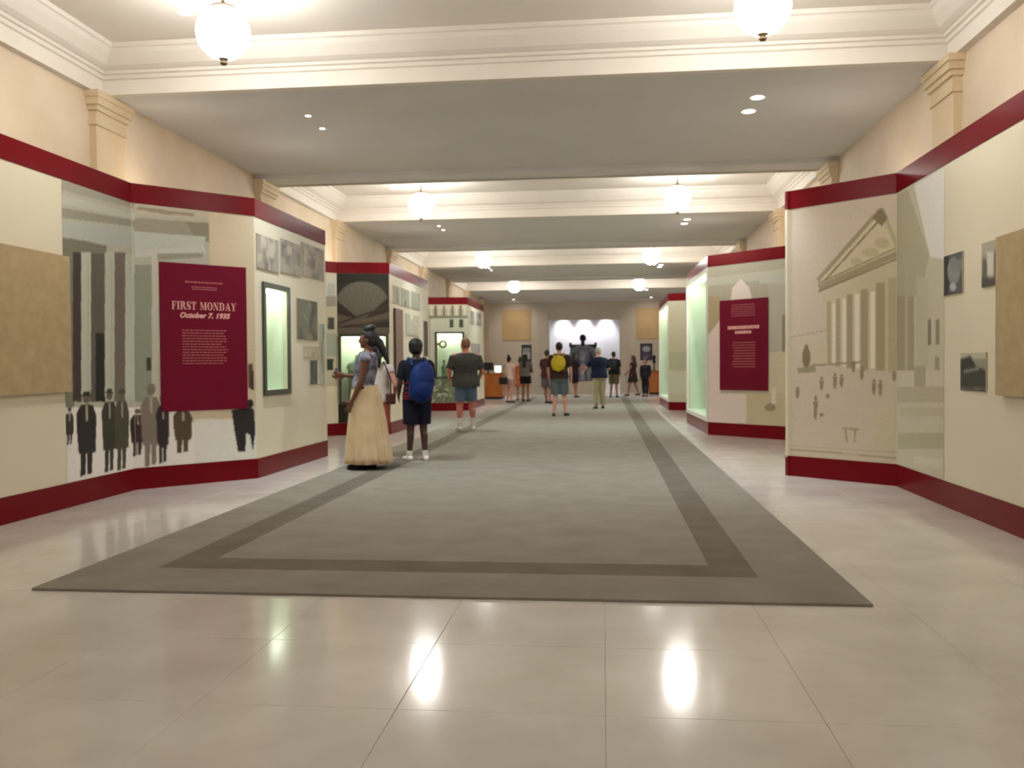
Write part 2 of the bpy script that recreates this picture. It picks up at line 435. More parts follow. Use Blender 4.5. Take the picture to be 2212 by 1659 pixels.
for k in range(0, 3):
    recessed(-3.68, 7.58+P*k, ZC, (-4.84, 6.5+P*k, 2.5), SPOT_WATT*(.2 if k == 0 else .08), 1, M['lens'], f'recessed spotlight in the coffer ceiling of the {bay[k]} left of a globe', (1,.93,.82), 75)
    recessed(1.87, 7.58+P*k, ZC, (2.93, 6.4+P*k, 2.5), SPOT_WATT*(.2 if k == 0 else .06), 1, M['lens'], f'recessed spotlight in the coffer ceiling of the {bay[k]} right of a globe', (1,.93,.82), 75)
for x, sd in ((-3.8,'left'),(2.0,'right')):  # unseen pair, added to brighten the end wall
    recessed(x, 37.5, ZS, (x, 39, 2.6), SPOT_WATT*.34, 1, M['lens_low'], f'added recessed spotlight brightening the end wall {sd} of the niche', (1,.93,.82), 100)
for i, x in enumerate((-1.83, -.87, .12)):
    recessed(x, NY-.42, NZ+.5, (x, NY, 2.2), 150, 1, M['lens'], f'spotlight in the niche ceiling over the statue, {["leftmost","middle","rightmost"][i]}', (.94,.95,1.0), 80)

# ------------------------------------------------------------------ exhibit partitions
ZT0, ZT1, ZBASE = 2.94, 3.14, .22
def panel_face(parent, F, hole=None, ext=(0,0), top=True):
    m = MB(); a, b = 0, F.L
    if hole is None: m.fbox(F, a, b, ZBASE-.02, ZT0+.02, -.05, 0)
    else:
        u0, u1, z0, z1 = hole
        m.fbox(F, a, u0, ZBASE-.02, ZT0+.02, -.05, 0).fbox(F, u1, b, ZBASE-.02, ZT0+.02, -.05, 0)
        if z0 > ZBASE: m.fbox(F, u0, u1, ZBASE-.02, z0, -.05, 0)
        if z1 < ZT0: m.fbox(F, u0, u1, z1, ZT0+.02, -.05, 0)
    p = m.build('panel', M['panel'], parent)
    MB().fbox(F, a-ext[0], b+ext[1], ZT0, ZT1, -.055, .007).build('top_band', M['red'], parent)
    MB().fbox(F, a-ext[0], b+ext[1], 0, ZBASE, -.055, .007).build('base_band', M['red'], parent)
    return p

def exhibit_wall(label, base):
    return empty('exhibit_wall', base, label, 'exhibit wall')

FA = Frame((-4.84,1.2), (-4.79,8.60)); FB = Frame((-4.79,8.60), (-3.88,9.57)); FC = Frame((-3.88,9.57), (-3.85,12.0)); FC2 = Frame((-3.85,12.0), (-5.04,12.05))
FD0 = Frame((-5.03,15.30), (-4.80,15.60)); FD = Frame((-4.80,15.60), (-3.89,15.86)); FE = Frame((-3.89,15.86), (-3.88,19.4)); FE2 = Frame((-3.88,19.4), (-5.04,19.45))
FG = Frame((-4.95,24.0), (-3.74,24.25)); FH = Frame((-3.74,24.25), (-3.75,27.6)); FH2 = Frame((-3.75,27.6), (-5.04,27.6))
GA = Frame((2.93,1.2), (2.93,9.22), True); GB = Frame((2.93,9.22), (2.01,10.07), True); GB2 = Frame((2.01,10.07), (3.19,10.3), True)
GC = Frame((3.10,14.50), (1.83,15.79), True); GD = Frame((1.83,15.79), (1.76,19.0), True); GD2 = Frame((1.76,19.0), (3.19,19.1), True)
GE = Frame((3.05,23.6), (1.75,24.13), True); GF = Frame((1.75,24.13), (1.75,28.0), True); GF2 = Frame((1.75,28.0), (3.19,28.0), True)

hC = FC.rect(571, 626, 620, 842); hD = FD.rect(737, 727, 834, 866); hG = FG.rect(944, 721, 999, 814)
hR2 = (.12, 3.05, .30, 2.88); hR3 = (.15, 3.70, .30, 2.88)

w1 = exhibit_wall('angled cream partition with street photograph mural and red bands, nearest on the left', (-4.4, 9, 0))
panel_face(w1, FA); panel_face(w1, FB, ext=(0,.004)); panel_face(w1, FC, hC, ext=(.004,0)); panel_face(w1, FC2)
w2 = exhibit_wall('red banded partition with dark fan-shaped mural behind the woman in the long skirt', (-4.4, 16, 0))
panel_face(w2, FD0); panel_face(w2, FD, hD, ext=(0,.004)); panel_face(w2, FE, ext=(.004,0)); panel_face(w2, FE2)
w3 = exhibit_wall('partition with pale building mural behind the man in a grey shirt', (-4.3, 24.5, 0))
panel_face(w3, FG, hG); panel_face(w3, FH); panel_face(w3, FH2)
w4 = exhibit_wall('angled cream partition with sepia temple drawing, nearest on the right', (2.5, 9.5, 0))
panel_face(w4, GA); panel_face(w4, GB); panel_face(w4, GB2)
w5 = exhibit_wall('partition on the right carrying the smaller burgundy text sign', (2.5, 16, 0))
panel_face(w5, GC); panel_face(w5, GD, hR2); panel_face(w5, GD2)
w6 = exhibit_wall('plain pale partition on the right, farthest from the camera', (2.5, 25, 0))
panel_face(w6, GE); panel_face(w6, GF, hR3); panel_face(w6, GF2)

# unseen uplights added in the partition tops, repeated from one glow to brighten stone
def uplight(F, u, lab, watt=7.0):
    c = F.at(u, 3.04, -.15)
    t = empty('uplight', c, lab, 'uplight', 'uplights behind the partition tops')
    MB().fbox(F, u-.02, u+.02, 3.02, 3.05, -.13, -.054).build('bracket', M['black'], t)
    MB().lathe((c.x,c.y,c.z), [(.02,-.03),(.05,-.03),(.055,.06),(.045,.06),(.03,.0)], 16).build('housing', M['black'], t)
    l = bpy.data.lights.new('glow', 'POINT'); l.energy = watt; l.color = (1,.90,.76); l.shadow_soft_size = .04
    lo = bpy.data.objects.new('glow', l); col.objects.link(lo); lo.parent = t; lo.location = (0,0,.09)
for F, u, lab in ((FB,.5,'above the street mural'),(FC,1.3,'above the tall lit case'),(FD,.25,'above the dark fan mural'),(FE,1.8,'above the brown text board'),(FG,.6,'above the far left case'),
                  (GB,.6,'above the temple drawing'),(GC,.8,'above the smaller burgundy sign'),(GD,1.6,'above the tall green vitrine'),(GE,.6,'above the farthest right partition')):
    uplight(F, u, 'small unseen black uplight behind the red band '+lab)

# ---- mural 1: men walking in front of a columned building
def man_shapes(x, yt, yb, w, c, c2=None, legs=True, hat=True):
    h = yb-yt; s = []
    s.append((E_(x, yt+h*.10, w*.20, h*.055), c2 or (104,92,80)))
    if hat: s += [(L_(x-w*.26, yt+h*.065, x+w*.26, yt+h*.065, h*.02), c), (R_(x-w*.16, yt+h*.02, x+w*.16, yt+h*.07), c)]
    s.append(([(x-w*.28,yt+h*.17),(x+w*.28,yt+h*.17),(x+w*.46,yt+h*.30),(x+w*.44,yt+h*.52),(x+w*.42,yt+h*.72),(x-w*.38,yt+h*.74),(x-w*.46,yt+h*.5),(x-w*.5,yt+h*.28)], c))
    if legs:
        s.append(([(x-w*.28,yt+h*.70),(x-w*.02,yt+h*.70),(x-w*.06,yt+h*.98),(x-w*.3,yt+h)], c))
        s.append(([(x+w*.02,yt+h*.70),(x+w*.28,yt+h*.70),(x+w*.24,yt+h*.96),(x+w*.02,yt+h*.97)], c))
    s.append((L_(x, yt+h*.18, x+w*.02, yt+h*.36, w*.1), (170,160,142)))
    return s
sky, gnd = (178,176,160), (234,228,220)
m1 = [(R_(100,880,560,1060), gnd)]
m1 += [([(130,380),(292,430),(292,452),(130,410)], (158,154,140)), ([(130,420),(292,462),(292,476),(130,438)], (186,188,176)),
       ([(130,448),(292,476),(292,490),(130,470)], (146,144,126)), ([(130,476),(292,492),(292,535),(130,520)], (176,180,170)),
       ([(130,512),(180,520),(230,530),(230,548),(130,548)], (118,116,98))]
m1 += [(R_(132,545,160,880), (122,120,104)), (R_(157,545,176,868), (62,56,48)), (R_(196,548,227,868), (92,90,76)), (R_(206,720,227,868), (34,32,26)),
       (R_(246,545,271,868), (112,102,92)), (R_(290,572,330,868), (142,146,128)), (R_(317,773,328,800), (58,62,50))]
m1 += [(R_(175,545,196,855), (188,190,174)), (R_(226,545,247,855), (184,186,170)), (R_(270,550,290,862), (186,190,174)), (R_(328,552,344,880), (198,194,178)),
       (R_(188,560,192,850), (168,170,154), .6), (R_(239,560,243,850), (164,166,150), .6)]
m1 += [([(290,440),(452,458),(452,475),(290,462)], (188,180,160)), ([(292,452),(300,446),(420,462),(418,468),(350,462)], (150,138,120)),
       ([(290,470),(448,482),(452,512),(290,500)], (152,146,128)), ([(400,478),(452,482),(452,524),(420,512)], (138,130,110)),
       ([(290,500),(445,512),(438,535),(290,540)], (186,190,178)), ([(292,540),(440,532),(446,548),(292,556)], (196,196,184)), ([(340,548),(440,546),(436,556),(340,562)], (148,146,132)),
       ([(452,452),(552,466),(552,1000),(452,985)], (206,190,160)), ([(380,880),(552,860),(552,905),(380,912)], (206,190,164)), (R_(420,905,556,1010), (226,224,214))]
m1 += man_shapes(150,878,962,20,(52,48,40)) + man_shapes(187,842,1030,46,(40,36,32)) + man_shapes(236,836,1022,34,(52,52,42)) + man_shapes(263,836,1018,34,(74,70,54)) + \
      man_shapes(297,878,986,34,(58,44,42), legs=True, hat=False) + man_shapes(326,826,1010,46,(128,116,104),(120,112,98)) + man_shapes(352,850,1003,30,(48,40,42)) + man_shapes(395,868,980,44,(84,70,52), hat=False)
m1 += [(E_(540,872,8,10), (40,36,32)), ([(500,886),(525,880),(548,882),(552,930),(546,976),(540,940),(532,935),(530,976),(514,976),(506,930)], (42,38,34)), (R_(536,785,546,838), (104,76,52)), (R_(541,800,548,842), (70,50,36))]
uA = FA.px(138, 700)[0]
print_part('mural', w1, FA, uA, FA.L-.002, ZBASE+.003, ZT0-.003, .002, .0085, sky, m1)
print_part('mural', w1, FB, .004, FB.L-.012, ZBASE+.003, ZT0-.003, .002, .0085, sky, m1)

# ---- mural 2: sepia drawing of a temple front
cr, sp, sd = (198,183,163), (156,142,112), (130,114,84)
m2 = []
m2 += [(R_(1700,470,1940,560), (202,186,168)), ([(1775,640),(1940,560),(1940,800),(1790,790)], (196,184,154)), ([(1768,612),(1902,448),(1940,500),(1940,560)], (204,190,160))]
m2 += [(L_(1766,606,1902,452,9), sp), (L_(1780,608,1905,470,4), sd), (L_(1768,622,1945,545,13), sp), (L_(1768,630,1945,556,4), sd), (L_(1768,612,1945,532,3), sd), (L_(1905,452,1950,560,10), (178,166,132)),
       ([(1885,470),(1905,448),(1918,470),(1905,490)], sd), (E_(1880,545,18,10), (184,170,136)), (E_(1850,565,14,8), (186,172,138)), (E_(1905,525,16,12), (184,170,136))]
m2 += [(R_(1786,650,1796,790), sp, .7), (R_(1806,645,1816,792), sp, .8), (R_(1830,635,1842,795), sp, .9), (R_(1860,625,1876,800), sp, .9), (R_(1892,610,1912,800), (158,144,110), .9), (R_(1918,600,1945,806), (176,162,130), .9),
       (R_(1798,655,1804,785), (222,212,190)), (R_(1820,645,1828,790), (224,214,192)), (R_(1846,635,1857,795), (226,216,196)), (R_(1880,630,1890,795), (228,218,198))]
m2 += [(L_(1702,730,1790,712,2.5), sp, .7), (L_(1750,790,1860,782,5), sp), (R_(1752,740,1788,786), (198,184,154), .7)]
m2 += [(E_(1742,772,9,24), sd), (E_(1742,750,4,6), sd), ([(1722,795),(1760,790),(1764,804),(1724,806)], sp)]
for (x, y, h) in ((1723,848,26),(1775,828,28),(1804,822,34),(1818,822,28),(1762,880,52),(1844,792,24),(1862,806,30),(1888,836,34),(1902,838,34),(1932,812,20),(1788,856,10),(1775,896,8)):
    m2 += [(E_(x, y-h*.38, 3.2, h*.12, 8), sd), ([(x-5,y-h*.25),(x+5,y-h*.25),(x+4,y+h*.1),(x+2,y+h*.5),(x-3,y+h*.5),(x-4,y+h*.1)], sd, .85)]
m2 += [([(1890,905),(1945,870),(1945,975),(1890,960)], (192,184,150), .6), (L_(1820,925,1856,928,4), sp), (L_(1826,926,1830,955,4), sp), (L_(1848,926,1846,955,4), sp),
       (L_(1700,970,1945,990,3), sp), (L_(1700,962,1945,978,2), sp, .6)]
# continuation round the fold
m2 += [([(1938,380),(2042,330),(2042,1030),(1938,1005)], (196,190,168)), ([(1975,400),(2042,360),(2042,560),(2010,555)], (226,224,216)), ([(1938,420),(1962,410),(2008,550),(1990,640),(1938,640)], (176,170,142)),
       (R_(1938,640,1975,800), (160,150,120)), (R_(1955,560,1962,800), (178,172,146)), (R_(1980,600,2006,790), (190,184,160)), (R_(2005,690,2012,745), (130,124,106)), (R_(2022,690,2030,745), (140,132,112)), (R_(1938,800,2042,860), (204,196,178)),
       (R_(1975,790,2000,835), (168,160,138)), (R_(2020,770,2030,800), (150,142,120)), (R_(1938,835,2042,870), (172,164,138), .8), (R_(1945,880,2042,900), (182,174,148), .8), (R_(1940,935,2042,970), (166,160,132), .8), ([(1975,985),(2035,990),(2035,1012),(1975,1000)], (206,200,178))]
uR = GA.px(2040, 700)[0]
print_part('mural', w4, GB, .004, GB.L-.003, ZBASE+.003, ZT0-.003, .002, .008, cr, m2)
print_part('mural', w4, GA, uR, GA.L-.003, ZBASE+.003, ZT0-.003, .002, .009, cr, m2)

# ---- mural 3: dark fan of an open book, with the show case below
m3 = [(R_(720,590,845,612), (38,38,34))]
m3 += [([(782,692)]+[(782+58*math.cos(a), 660+52*math.sin(a)) for a in [PI+PI*i/16 for i in range(17)]], (104,102,92))]
m3 += [(L_(782,690,782+55*math.cos(a),662+48*math.sin(a),1.6), (92,90,80)) for a in [PI+PI*(i+.5)/11 for i in range(11)]]
m3 += [([(726,648),(782,694),(840,640),(840,668),(790,704),(760,706),(726,676)], (54,46,38)), ([(726,678),(782,690),(840,674),(840,692),(726,706)], (98,90,78)), (L_(726,700,840,662,5), (64,56,46)), (L_(740,712,840,690,6), (72,62,48)), (R_(720,708,845,725), (98,92,80))]
m3 += [(R_(720,866,850,930), (36,34,30))]
def around(prefix, parent, F, hole, res, bg, sh, fw=.07):
    u0, u1, z0, z1 = hole[0]-fw, hole[1]+fw, hole[2]-fw, hole[3]+fw
    e = .004
    print_part(prefix, parent, F, e, F.L-e, z1, ZT0-.003, .002, res, bg, sh)
    print_part(prefix, parent, F, e, F.L-e, ZBASE+.003, z0, .002, res, bg, sh)
    if u0 > .03: print_part(prefix, parent, F, e, u0, z0, z1, .002, res, bg, sh)
    if u1 < F.L-.03: print_part(prefix, parent, F, u1, F.L-e, z0, z1, .002, res, bg, sh)
around('mural', w2, FD, hD, .012, (48,46,40), m3, .05)
m3b = [(R_(700,590,730,640), (196,192,176)), (R_(708,612,722,640), (170,176,170)), (R_(704,640,726,662), (150,140,130)), (R_(708,686,722,712), (70,72,62)), (R_(704,720,726,770), (160,166,150)), (R_(706,776,720,800), (44,50,38))]
print_part('mural', w2, FD0, .02, FD0.L-.004, .9, ZT0-.003, .002, .012, (190,186,162), m3b)

# ---- mural 4: pale building with arched windows round a show case
m4 = [(R_(926,655,1016,668), (206,200,180))]
for i, x in enumerate(range(930, 1014, 9)): m4.append((R_(x,660,x+4,684), (110,106,88) if i % 2 else (216,212,196)))
m4 += [(R_(926,682,1016,688), (126,128,104)), (R_(936,688,1012,722), (196,204,186)), (R_(971,690,980,708), (78,88,66)), (R_(992,690,1001,708), (66,72,52)), (R_(930,690,940,820), (206,206,198)),
       (R_(926,816,1020,872), (112,120,96))]
for i in range(60):
    x, y = rng.uniform(928,1016), rng.uniform(820,868); a = rng.uniform(0, PI)
    m4.append((L_(x-5*math.cos(a),y-5*math.sin(a),x+5*math.cos(a),y+5*math.sin(a),2.4), [(160,168,146),(74,84,62),(188,190,172)][i%3]))
around('mural', w3, FG, hG, .014, (176,176,156), m4, .05)

# ---- mural 5: pale architectural photograph behind the right-hand sign
m5 = [([(1530,575),(1700,560),(1700,640),(1530,650)], (172,168,150)), ([(1530,600),(1700,580),(1700,600),(1530,618)], (186,188,172)), ([(1530,640),(1556,640),(1556,694),(1530,722)], (172,156,124)),
      ([(1530,725),(1556,690),(1556,850),(1612,850),(1612,915),(1530,915)], (222,206,196)), ([(1578,650),(1582,622),(1600,602),(1618,620),(1626,650)], (228,216,208)), (R_(1660,600,1700,760), (182,178,164)), (R_(1690,680,1696,835), (140,132,108)), (R_(1660,760,1700,925), (204,192,164)),
      (R_(1612,850,1700,925), (196,182,150)), (R_(1666,838,1676,872), (220,212,192)), (E_(1664,880,12,9), (150,138,108)), (R_(1640,600,1700,612), (190,192,180))]
print_part('mural', w5, GC, .01, GC.L-.003, ZBASE+.003, ZT0-.003, .002, .012, (180,172,152), m5)
m6 = [(R_(1444,655,1484,870), (196,194,168)), (R_(1444,760,1484,800), (182,184,156)), (R_(1444,800,1484,850), (202,204,180))]
print_part('mural', w6, GE, .02, GE.L-.003, ZBASE+.003, ZT0-.003, .002, .016, (198,196,172), m6)
# faded photographs printed on the side faces
def mottled(x0, y0, x1, y1, base, n=26, seed=0, slope=(0,0)):
    r = np.random.default_rng(seed); out = []
    def Y(x, y): t = (x-x0)/(x1-x0); k = (y-y0)/(y1-y0); return y+t*(slope[0]*(1-k)+slope[1]*k)
    out.append(([(x0,Y(x0,y0)),(x1,Y(x1,y0)),(x1,Y(x1,y1)),(x0,Y(x0,y1))], base))
    for i in range(n):
        cx, cy = r.uniform(x0+2,x1-2), r.uniform(y0+4,y1-4); w, h = r.uniform(.05,.16)*(x1-x0), r.uniform(.06,.22)*(y1-y0); g = r.uniform(.55,1.35)
        c = tuple(int(min(235, b*g)) for b in base)
        out.append(([(max(x0,cx-w),Y(cx,cy-h)),(min(x1,cx+w),Y(cx,cy-h*.7)),(min(x1,cx+w*.8),Y(cx,min(cy+h,y1))),(max(x0,cx-w*.9),Y(cx,min(cy+h*.8,y1)))], c, .6))
    return out

# ------------------------------------------------------------------ show cases built into the partitions
def show_case(label, F, hole, depth, fw=.06, strip=M['strip'], liner=M['liner'], framed=True, back=None):
    u0, u1, z0, z1 = hole
    base = F.at((u0+u1)/2, z0, -depth/2)
    t = empty('display_case', base, label, 'display case')
    th = .015
    lm = MB().fbox(F, u0-th, u1+th, z0-th, z1+th, -depth-th, -depth).fbox(F, u0-th, u0, z0, z1, -depth, -.052).fbox(F, u1, u1+th, z0, z1, -depth, -.052)
    lm.fbox(F, u0-th, u1+th, z0-th, z0, -depth, -.052).fbox(F, u0-th, u1+th, z1, z1+th, -depth, -.052)
    ln = lm.build('lining', liner, t)
    if framed:
        f = MB().fbox(F, u0-fw, u1+fw, z1-.004, z1+fw, .003, .028).fbox(F, u0-fw, u1+fw, z0-fw, z0+.004, .003, .028)
        f.fbox(F, u0-fw, u0+.004, z0, z1, .003, .028).fbox(F, u1-.004, u1+fw, z0, z1, .003, .028)
        f.build('frame', M['frame'], t)
    MB().fbox(F, u0, u1, z0, z1, -.02, -.014).build('glass_pane', M['glass'], t)
    MB().fbox(F, u0+.03, u1-.03, z1-.03, z1-.004, -.16, -.08).build('light_strip', strip, t)
    return t
show_case('tall lit show case with dark frame in the near left partition', FC, hC, .36)
show_case('lit show case behind the woman in the long skirt', FD, hD, .40, .05)
show_case('lit show case holding a ring, beside the man in a grey shirt', FG, hG, .36, .05)
v2 = show_case('tall pale green glass vitrine beside the smaller burgundy sign', GD, hR2, .40, framed=False)
v3 = show_case('narrow bright vitrine on the farthest right partition', GF, hR3, .40, framed=False)
for v, F, h in ((v2, GD, hR2), (v3, GF, hR3)):
    f = MB().fbox(F, 0, h[0], h[2], h[3], .001, .02).fbox(F, h[1], F.L, h[2], h[3], .001, .02).fbox(F, 0, F.L, ZBASE+.002, h[2], .001, .02).fbox(F, 0, F.L, h[3], ZT0-.002, .001, .02)
    f.build('frame', M['white_trim'], v)
# backdrops inside the vitrines
FV2 = Frame(GD.at(0,0,-.38)[:2], GD.at(GD.L,0,-.38)[:2], True)
sv = [(R_(1478,560,1540,650), (206,222,200)), (R_(1478,650,1540,735), (232,238,230)), (R_(1478,735,1540,800), (150,180,158)), ([(1500,770),(1512,765),(1516,800),(1512,850),(1500,850)], (66,110,92)), (R_(1478,800,1500,850), (140,176,152)), (R_(1512,800,1540,850), (186,200,160)), (R_(1478,850,1540,872), (150,164,116)), (R_(1478,872,1540,930), (176,186,156))]
print_part('backdrop', v2, FV2, hR2[0], hR2[1], hR2[2], hR2[3], 0, .02, (196,212,190), sv)
FV3 = Frame(GF.at(0,0,-.38)[:2], GF.at(GF.L,0,-.38)[:2], True)
print_part('backdrop', v3, FV3, hR3[0], hR3[1], hR3[2], hR3[3], 0, .03, (210,212,190), [(R_(1420,770,1450,860), (186,180,146)), (R_(1420,640,1450,770), (222,226,208))])

# exhibits in the cases
c = FC.at((hC[0]*.62+hC[1]*.38), hC[2], -.2)
t = empty('document_stand', c, 'small cream document on a stand at the bottom of the tall lit case', 'document')
MB().add([c+Vector(v) for v in ((-.05,-.10,0),(.05,-.10,0),(.05,.10,0),(-.05,.10,0),(-.05,-.06,.20),(-.03,-.06,.20),(-.03,.06,.20),(-.05,.06,.20))], [(0,3,2,1),(4,5,6,7),(0,1,5,4),(1,2,6,5),(2,3,7,6),(3,0,4,7)]).build('stand', M['edge'], t)
MB().add([c+Vector(v) for v in ((.056,-.11,.006),(.062,-.11,.010),(.062,.11,.010),(.056,.11,.006),(-.026,-.09,.235),(-.020,-.09,.238),(-.020,.09,.238),(-.026,.09,.235))], [(0,3,2,1),(4,5,6,7),(0,1,5,4),(1,2,6,5),(2,3,7,6),(3,0,4,7)]).build('sheet', M['board'], t)
c = FD.at(hD[0]+.30, hD[2], -.2)
t = empty('bust', c, 'grey green draped bust inside the case behind the woman', 'bust')
bm_ = MB().capsule(c+Vector((0,0,.03)), .17, c+Vector((0,0,.5)), .19, 16).ellipsoid(c+Vector((0,0,.62)), (.22,.13,.12)).capsule(c+Vector((0,0,.66)), .06, c+Vector((0,0,.8)), .055)
me = remeshed(bm_, .02, 3); o = link('draped_torso', me, M['olive'], t)
o.location = -Vector(c)
MB().lathe((c.x,c.y,c.z), [(.16,0),(.16,.03),(.12,.05)], 20).build('foot', M['black'], t)
for v in me.vertices:
    if v.co.z < c.z+.03: v.co.z = c.z+.03
# ring with handle, statuette, card
c = FG.at(hG[0]+.17, hG[3]-.28, -.2)
t = empty('ring_handle', c, 'dark bronze ring on a short bar hanging in the lit case', 'ring')
rg = MB(); n = 24
rings = [[FG.at(hG[0]+.17+(.085+.026*math.cos(b))*math.cos(a), hG[3]-.28+(.085+.026*math.cos(b))*math.sin(a), -.2+.026*math.sin(b)) for b in [2*PI*j/8 for j in range(8)]] for a in [2*PI*i/n for i in range(n+1)]]
rg.loft(rings, cap=False); rg.build('ring', M['brass'], t, smooth=True)
MB().fbox(FG, hG[0], hG[0]+.075, hG[3]-.31, hG[3]-.25, -.22, -.18).build('bar', M['brass'], t)
c = FG.at(hG[0]+.2, hG[2], -.2)
t = empty('statuette', c, 'small grey green statuette standing in the lit case below the ring', 'statuette')
st = MB().lathe((c.x,c.y,c.z), [(.09,0),(.09,.03),(.06,.05),(.07,.16),(.085,.26),(.05,.34),(.025,.36),(.045,.40),(.045,.45),(.01,.48)], 16)
st.build('figure', M['olive'], t, smooth=True)
c = FG.at(hG[0]+.42, hG[2]+.34, -.34)
t = empty('caption_card', c, 'small pale card pinned at the back of the case with the ring', 'card')
MB().fbox(FG, hG[0]+.36, hG[0]+.5, hG[2]+.3, hG[2]+.36, -.358, -.352).build('card', M['olive'], t)

# ------------------------------------------------------------------ signs
def glyph(ch):
    r = lambda a,b,c,d: [(a,c),(b,c),(b,d),(a,d)]
    G = {
     'F': (.74, [r(.10,.32,0,1), r(0,.70,.93,1), r(.62,.70,.68,1), r(.3,.54,.47,.54), r(.48,.54,.38,.63), r(0,.44,0,.06)]),
     'I': (.44, [r(.11,.33,0,1), r(0,.44,.94,1), r(0,.44,0,.06)]),
     'R': (.92, [r(.10,.32,0,1), r(0,.6,.93,1), [(.52,.50),(.66,.52),(.76,.62),(.76,.84),(.68,.97),(.52,1)], r(.3,.58,.46,.53), [(.46,.5),(.66,.5),(.92,0),(.70,0)], r(0,.44,0,.06)]),
     'S': (.72, [[(.2,1),(.52,1),(.52,.93),(.3,.93),(.26,.78),(.3,.66),(.64,.48),(.7,.28),(.64,.08),(.5,0),(.2,0),(.2,.07),(.42,.07),(.46,.2),(.42,.32),(.1,.52),(.04,.72),(.1,.92)], r(.58,.65,.70,1), r(.05,.12,0,.3)]),
     'T': (.80, [r(.29,.51,0,1), r(0,.8,.93,1), r(0,.07,.68,1), r(.73,.8,.68,1), r(.17,.63,0,.06)]),
     'M': (1.14, [r(.1,.16,0,1), [(.06,1),(.30,1),(.60,.04),(.50,.04)], [(.84,1),(.90,1),(.58,.04),(.52,.04)], r(.82,1.04,0,1), r(0,.28,0,.06), r(.72,1.14,0,.06), r(0,.2,.94,1), r(.94,1.14,.94,1)]),
     'O': (.90, 'ring'), 
     'N': (.96, [r(.12,.18,0,1), [(.06,1),(.34,1),(.86,0),(.70,0)], r(.78,.84,0,1), r(0,.30,0,.06), r(.64,.96,.94,1), r(0,.2,.94,1)]),
     'D': (.92, [r(.10,.32,0,1), r(0,.55,.93,1), r(0,.55,0,.07), [(.5,1),(.66,.97),(.82,.84),(.89,.62),(.89,.38),(.82,.16),(.66,.03),(.5,0),(.5,.06),(.6,.14),(.66,.38),(.66,.62),(.6,.86),(.5,.94)]]),
     'A': (.96, [[(.42,1),(.5,1),(.18,0),(.10,0)], [(.40,1),(.56,1),(.92,0),(.68,0)], r(.24,.68,.28,.34), r(0,.3,0,.06), r(.58,.96,0,.06)]),
     'Y': (.90, [[(.04,1),(.28,1),(.56,.45),(.34,.45)], [(.78,1),(.84,1),(.56,.45),(.48,.45)], r(.34,.56,0,.5), r(0,.38,.94,1), r(.66,.96,.94,1), r(.22,.68,0,.06)]),
     ' ': (.45, [])}
    return G[ch]
def serif_text(F, text, uc, z, h, d, sx=1.0):
    gap = .12; W = sum(glyph(c)[0]+gap for c in text)-gap; u = uc-W*h*sx/2; out = []
    for c in text:
        m = MB()
        w, polys = glyph(c)
        if polys == 'ring':
            n = 24; O = [(.45+.45*math.cos(2*PI*i/n), .5+.52*math.sin(2*PI*i/n)) for i in range(n)]; I = [(.45+.22*math.cos(2*PI*i/n), .5+.46*math.sin(2*PI*i/n)) for i in range(n)]
            polys = [[O[i], O[(i+1)%n], I[(i+1)%n], I[i]] for i in range(n)]
        for q in polys: m.fpoly(F, [(u+x*h*sx, z+y*h) for x,y in q], d-.001, d+.0015)
        if m.v: out.append(m)
        u += (w+gap)*h*sx
    return out
def italic_text(parent, F, text, uc, z, h, d, mat, flip):
    cu = bpy.data.curves.new('lettering', 'FONT'); cu.body = text; cu.size = h*1.35; cu.align_x = 'CENTER'; cu.shear = .28; cu.offset = .004; cu.extrude = .001; cu.space_character = 1.08
    o = bpy.data.objects.new('tmp', cu); col.objects.link(o)
    dg = bpy.context.evaluated_depsgraph_get(); dg.update()
    me = bpy.data.meshes.new_from_object(o.evaluated_get(dg)); bpy.data.objects.remove(o)
    org = origin_of(parent); s = -1 if flip else 1
    for v in me.vertices:
        P_ = F.at(uc+s*v.co.x, z+v.co.y, d+v.co.z); v.co = P_-org
    return link('lettering', me, mat, parent)
def fine_print(F, u0, u1, z0, z1, n, d, seed, fill=.75, ragged=.12, centre=False):
    """rows of word-length dashes: print too small to read"""
    r = np.random.default_rng(seed); m = MB(); hh = (z1-z0)/n
    for i in range(n):
        z = z1-(i+.5)*hh; w = (u1-u0)*(1-r.uniform(0, ragged)); a = (u0+u1)/2-w/2 if centre else u0; e = a+w; u = a
        while u < e-.008:
            l = min(r.uniform(.015,.05), e-u); m.fbox(F, u, u+l, z-hh*fill/2, z+hh*fill/2, d-.001, d+.001); u += l+.008
    return m
def tiny(o): o['kind'] = 'stuff'; return o
def sign(label, F, r, d=.02):
    t = empty('text_sign', F.at((r[0]+r[1])/2, r[2], .01), label, 'sign')
    MB().fbox(F, r[0], r[1], r[2], r[3], .004, d).build('sign_board', M['sign'], t, bevel=.002)
    return t
rB = FB.rect(345, 572, 532, 886); uc = (rB[0]+rB[1])/2; W = rB[1]-rB[0]; d = .0215
s1 = sign('large burgundy sign headed FIRST MONDAY over the street mural', FB, rB)
zz = lambda y: FB.px(438, y)[1]
for lt in serif_text(FB, 'FIRST MONDAY', uc, zz(670), zz(653)-zz(670), d, (W*.74)/((zz(653)-zz(670))*(sum(glyph(c)[0]+.12 for c in 'FIRST MONDAY')-.12))): lt.build('letter', M['ink_pink'], s1)
tiny(italic_text(s1, FB, 'October 7, 1935', uc, zz(687), zz(676)-zz(687), d, M['ink_pink'], False))
tiny(fine_print(FB, uc-W*.22, uc+W*.22, zz(614), zz(608), 1, d, 1, .6, .0, True).build('small_print', M['ink_dull'], s1))
tiny(fine_print(FB, uc-W*.15, uc+W*.15, zz(628), zz(619), 2, d, 2, .6, .1, True).build('small_print', M['ink_dull'], s1))
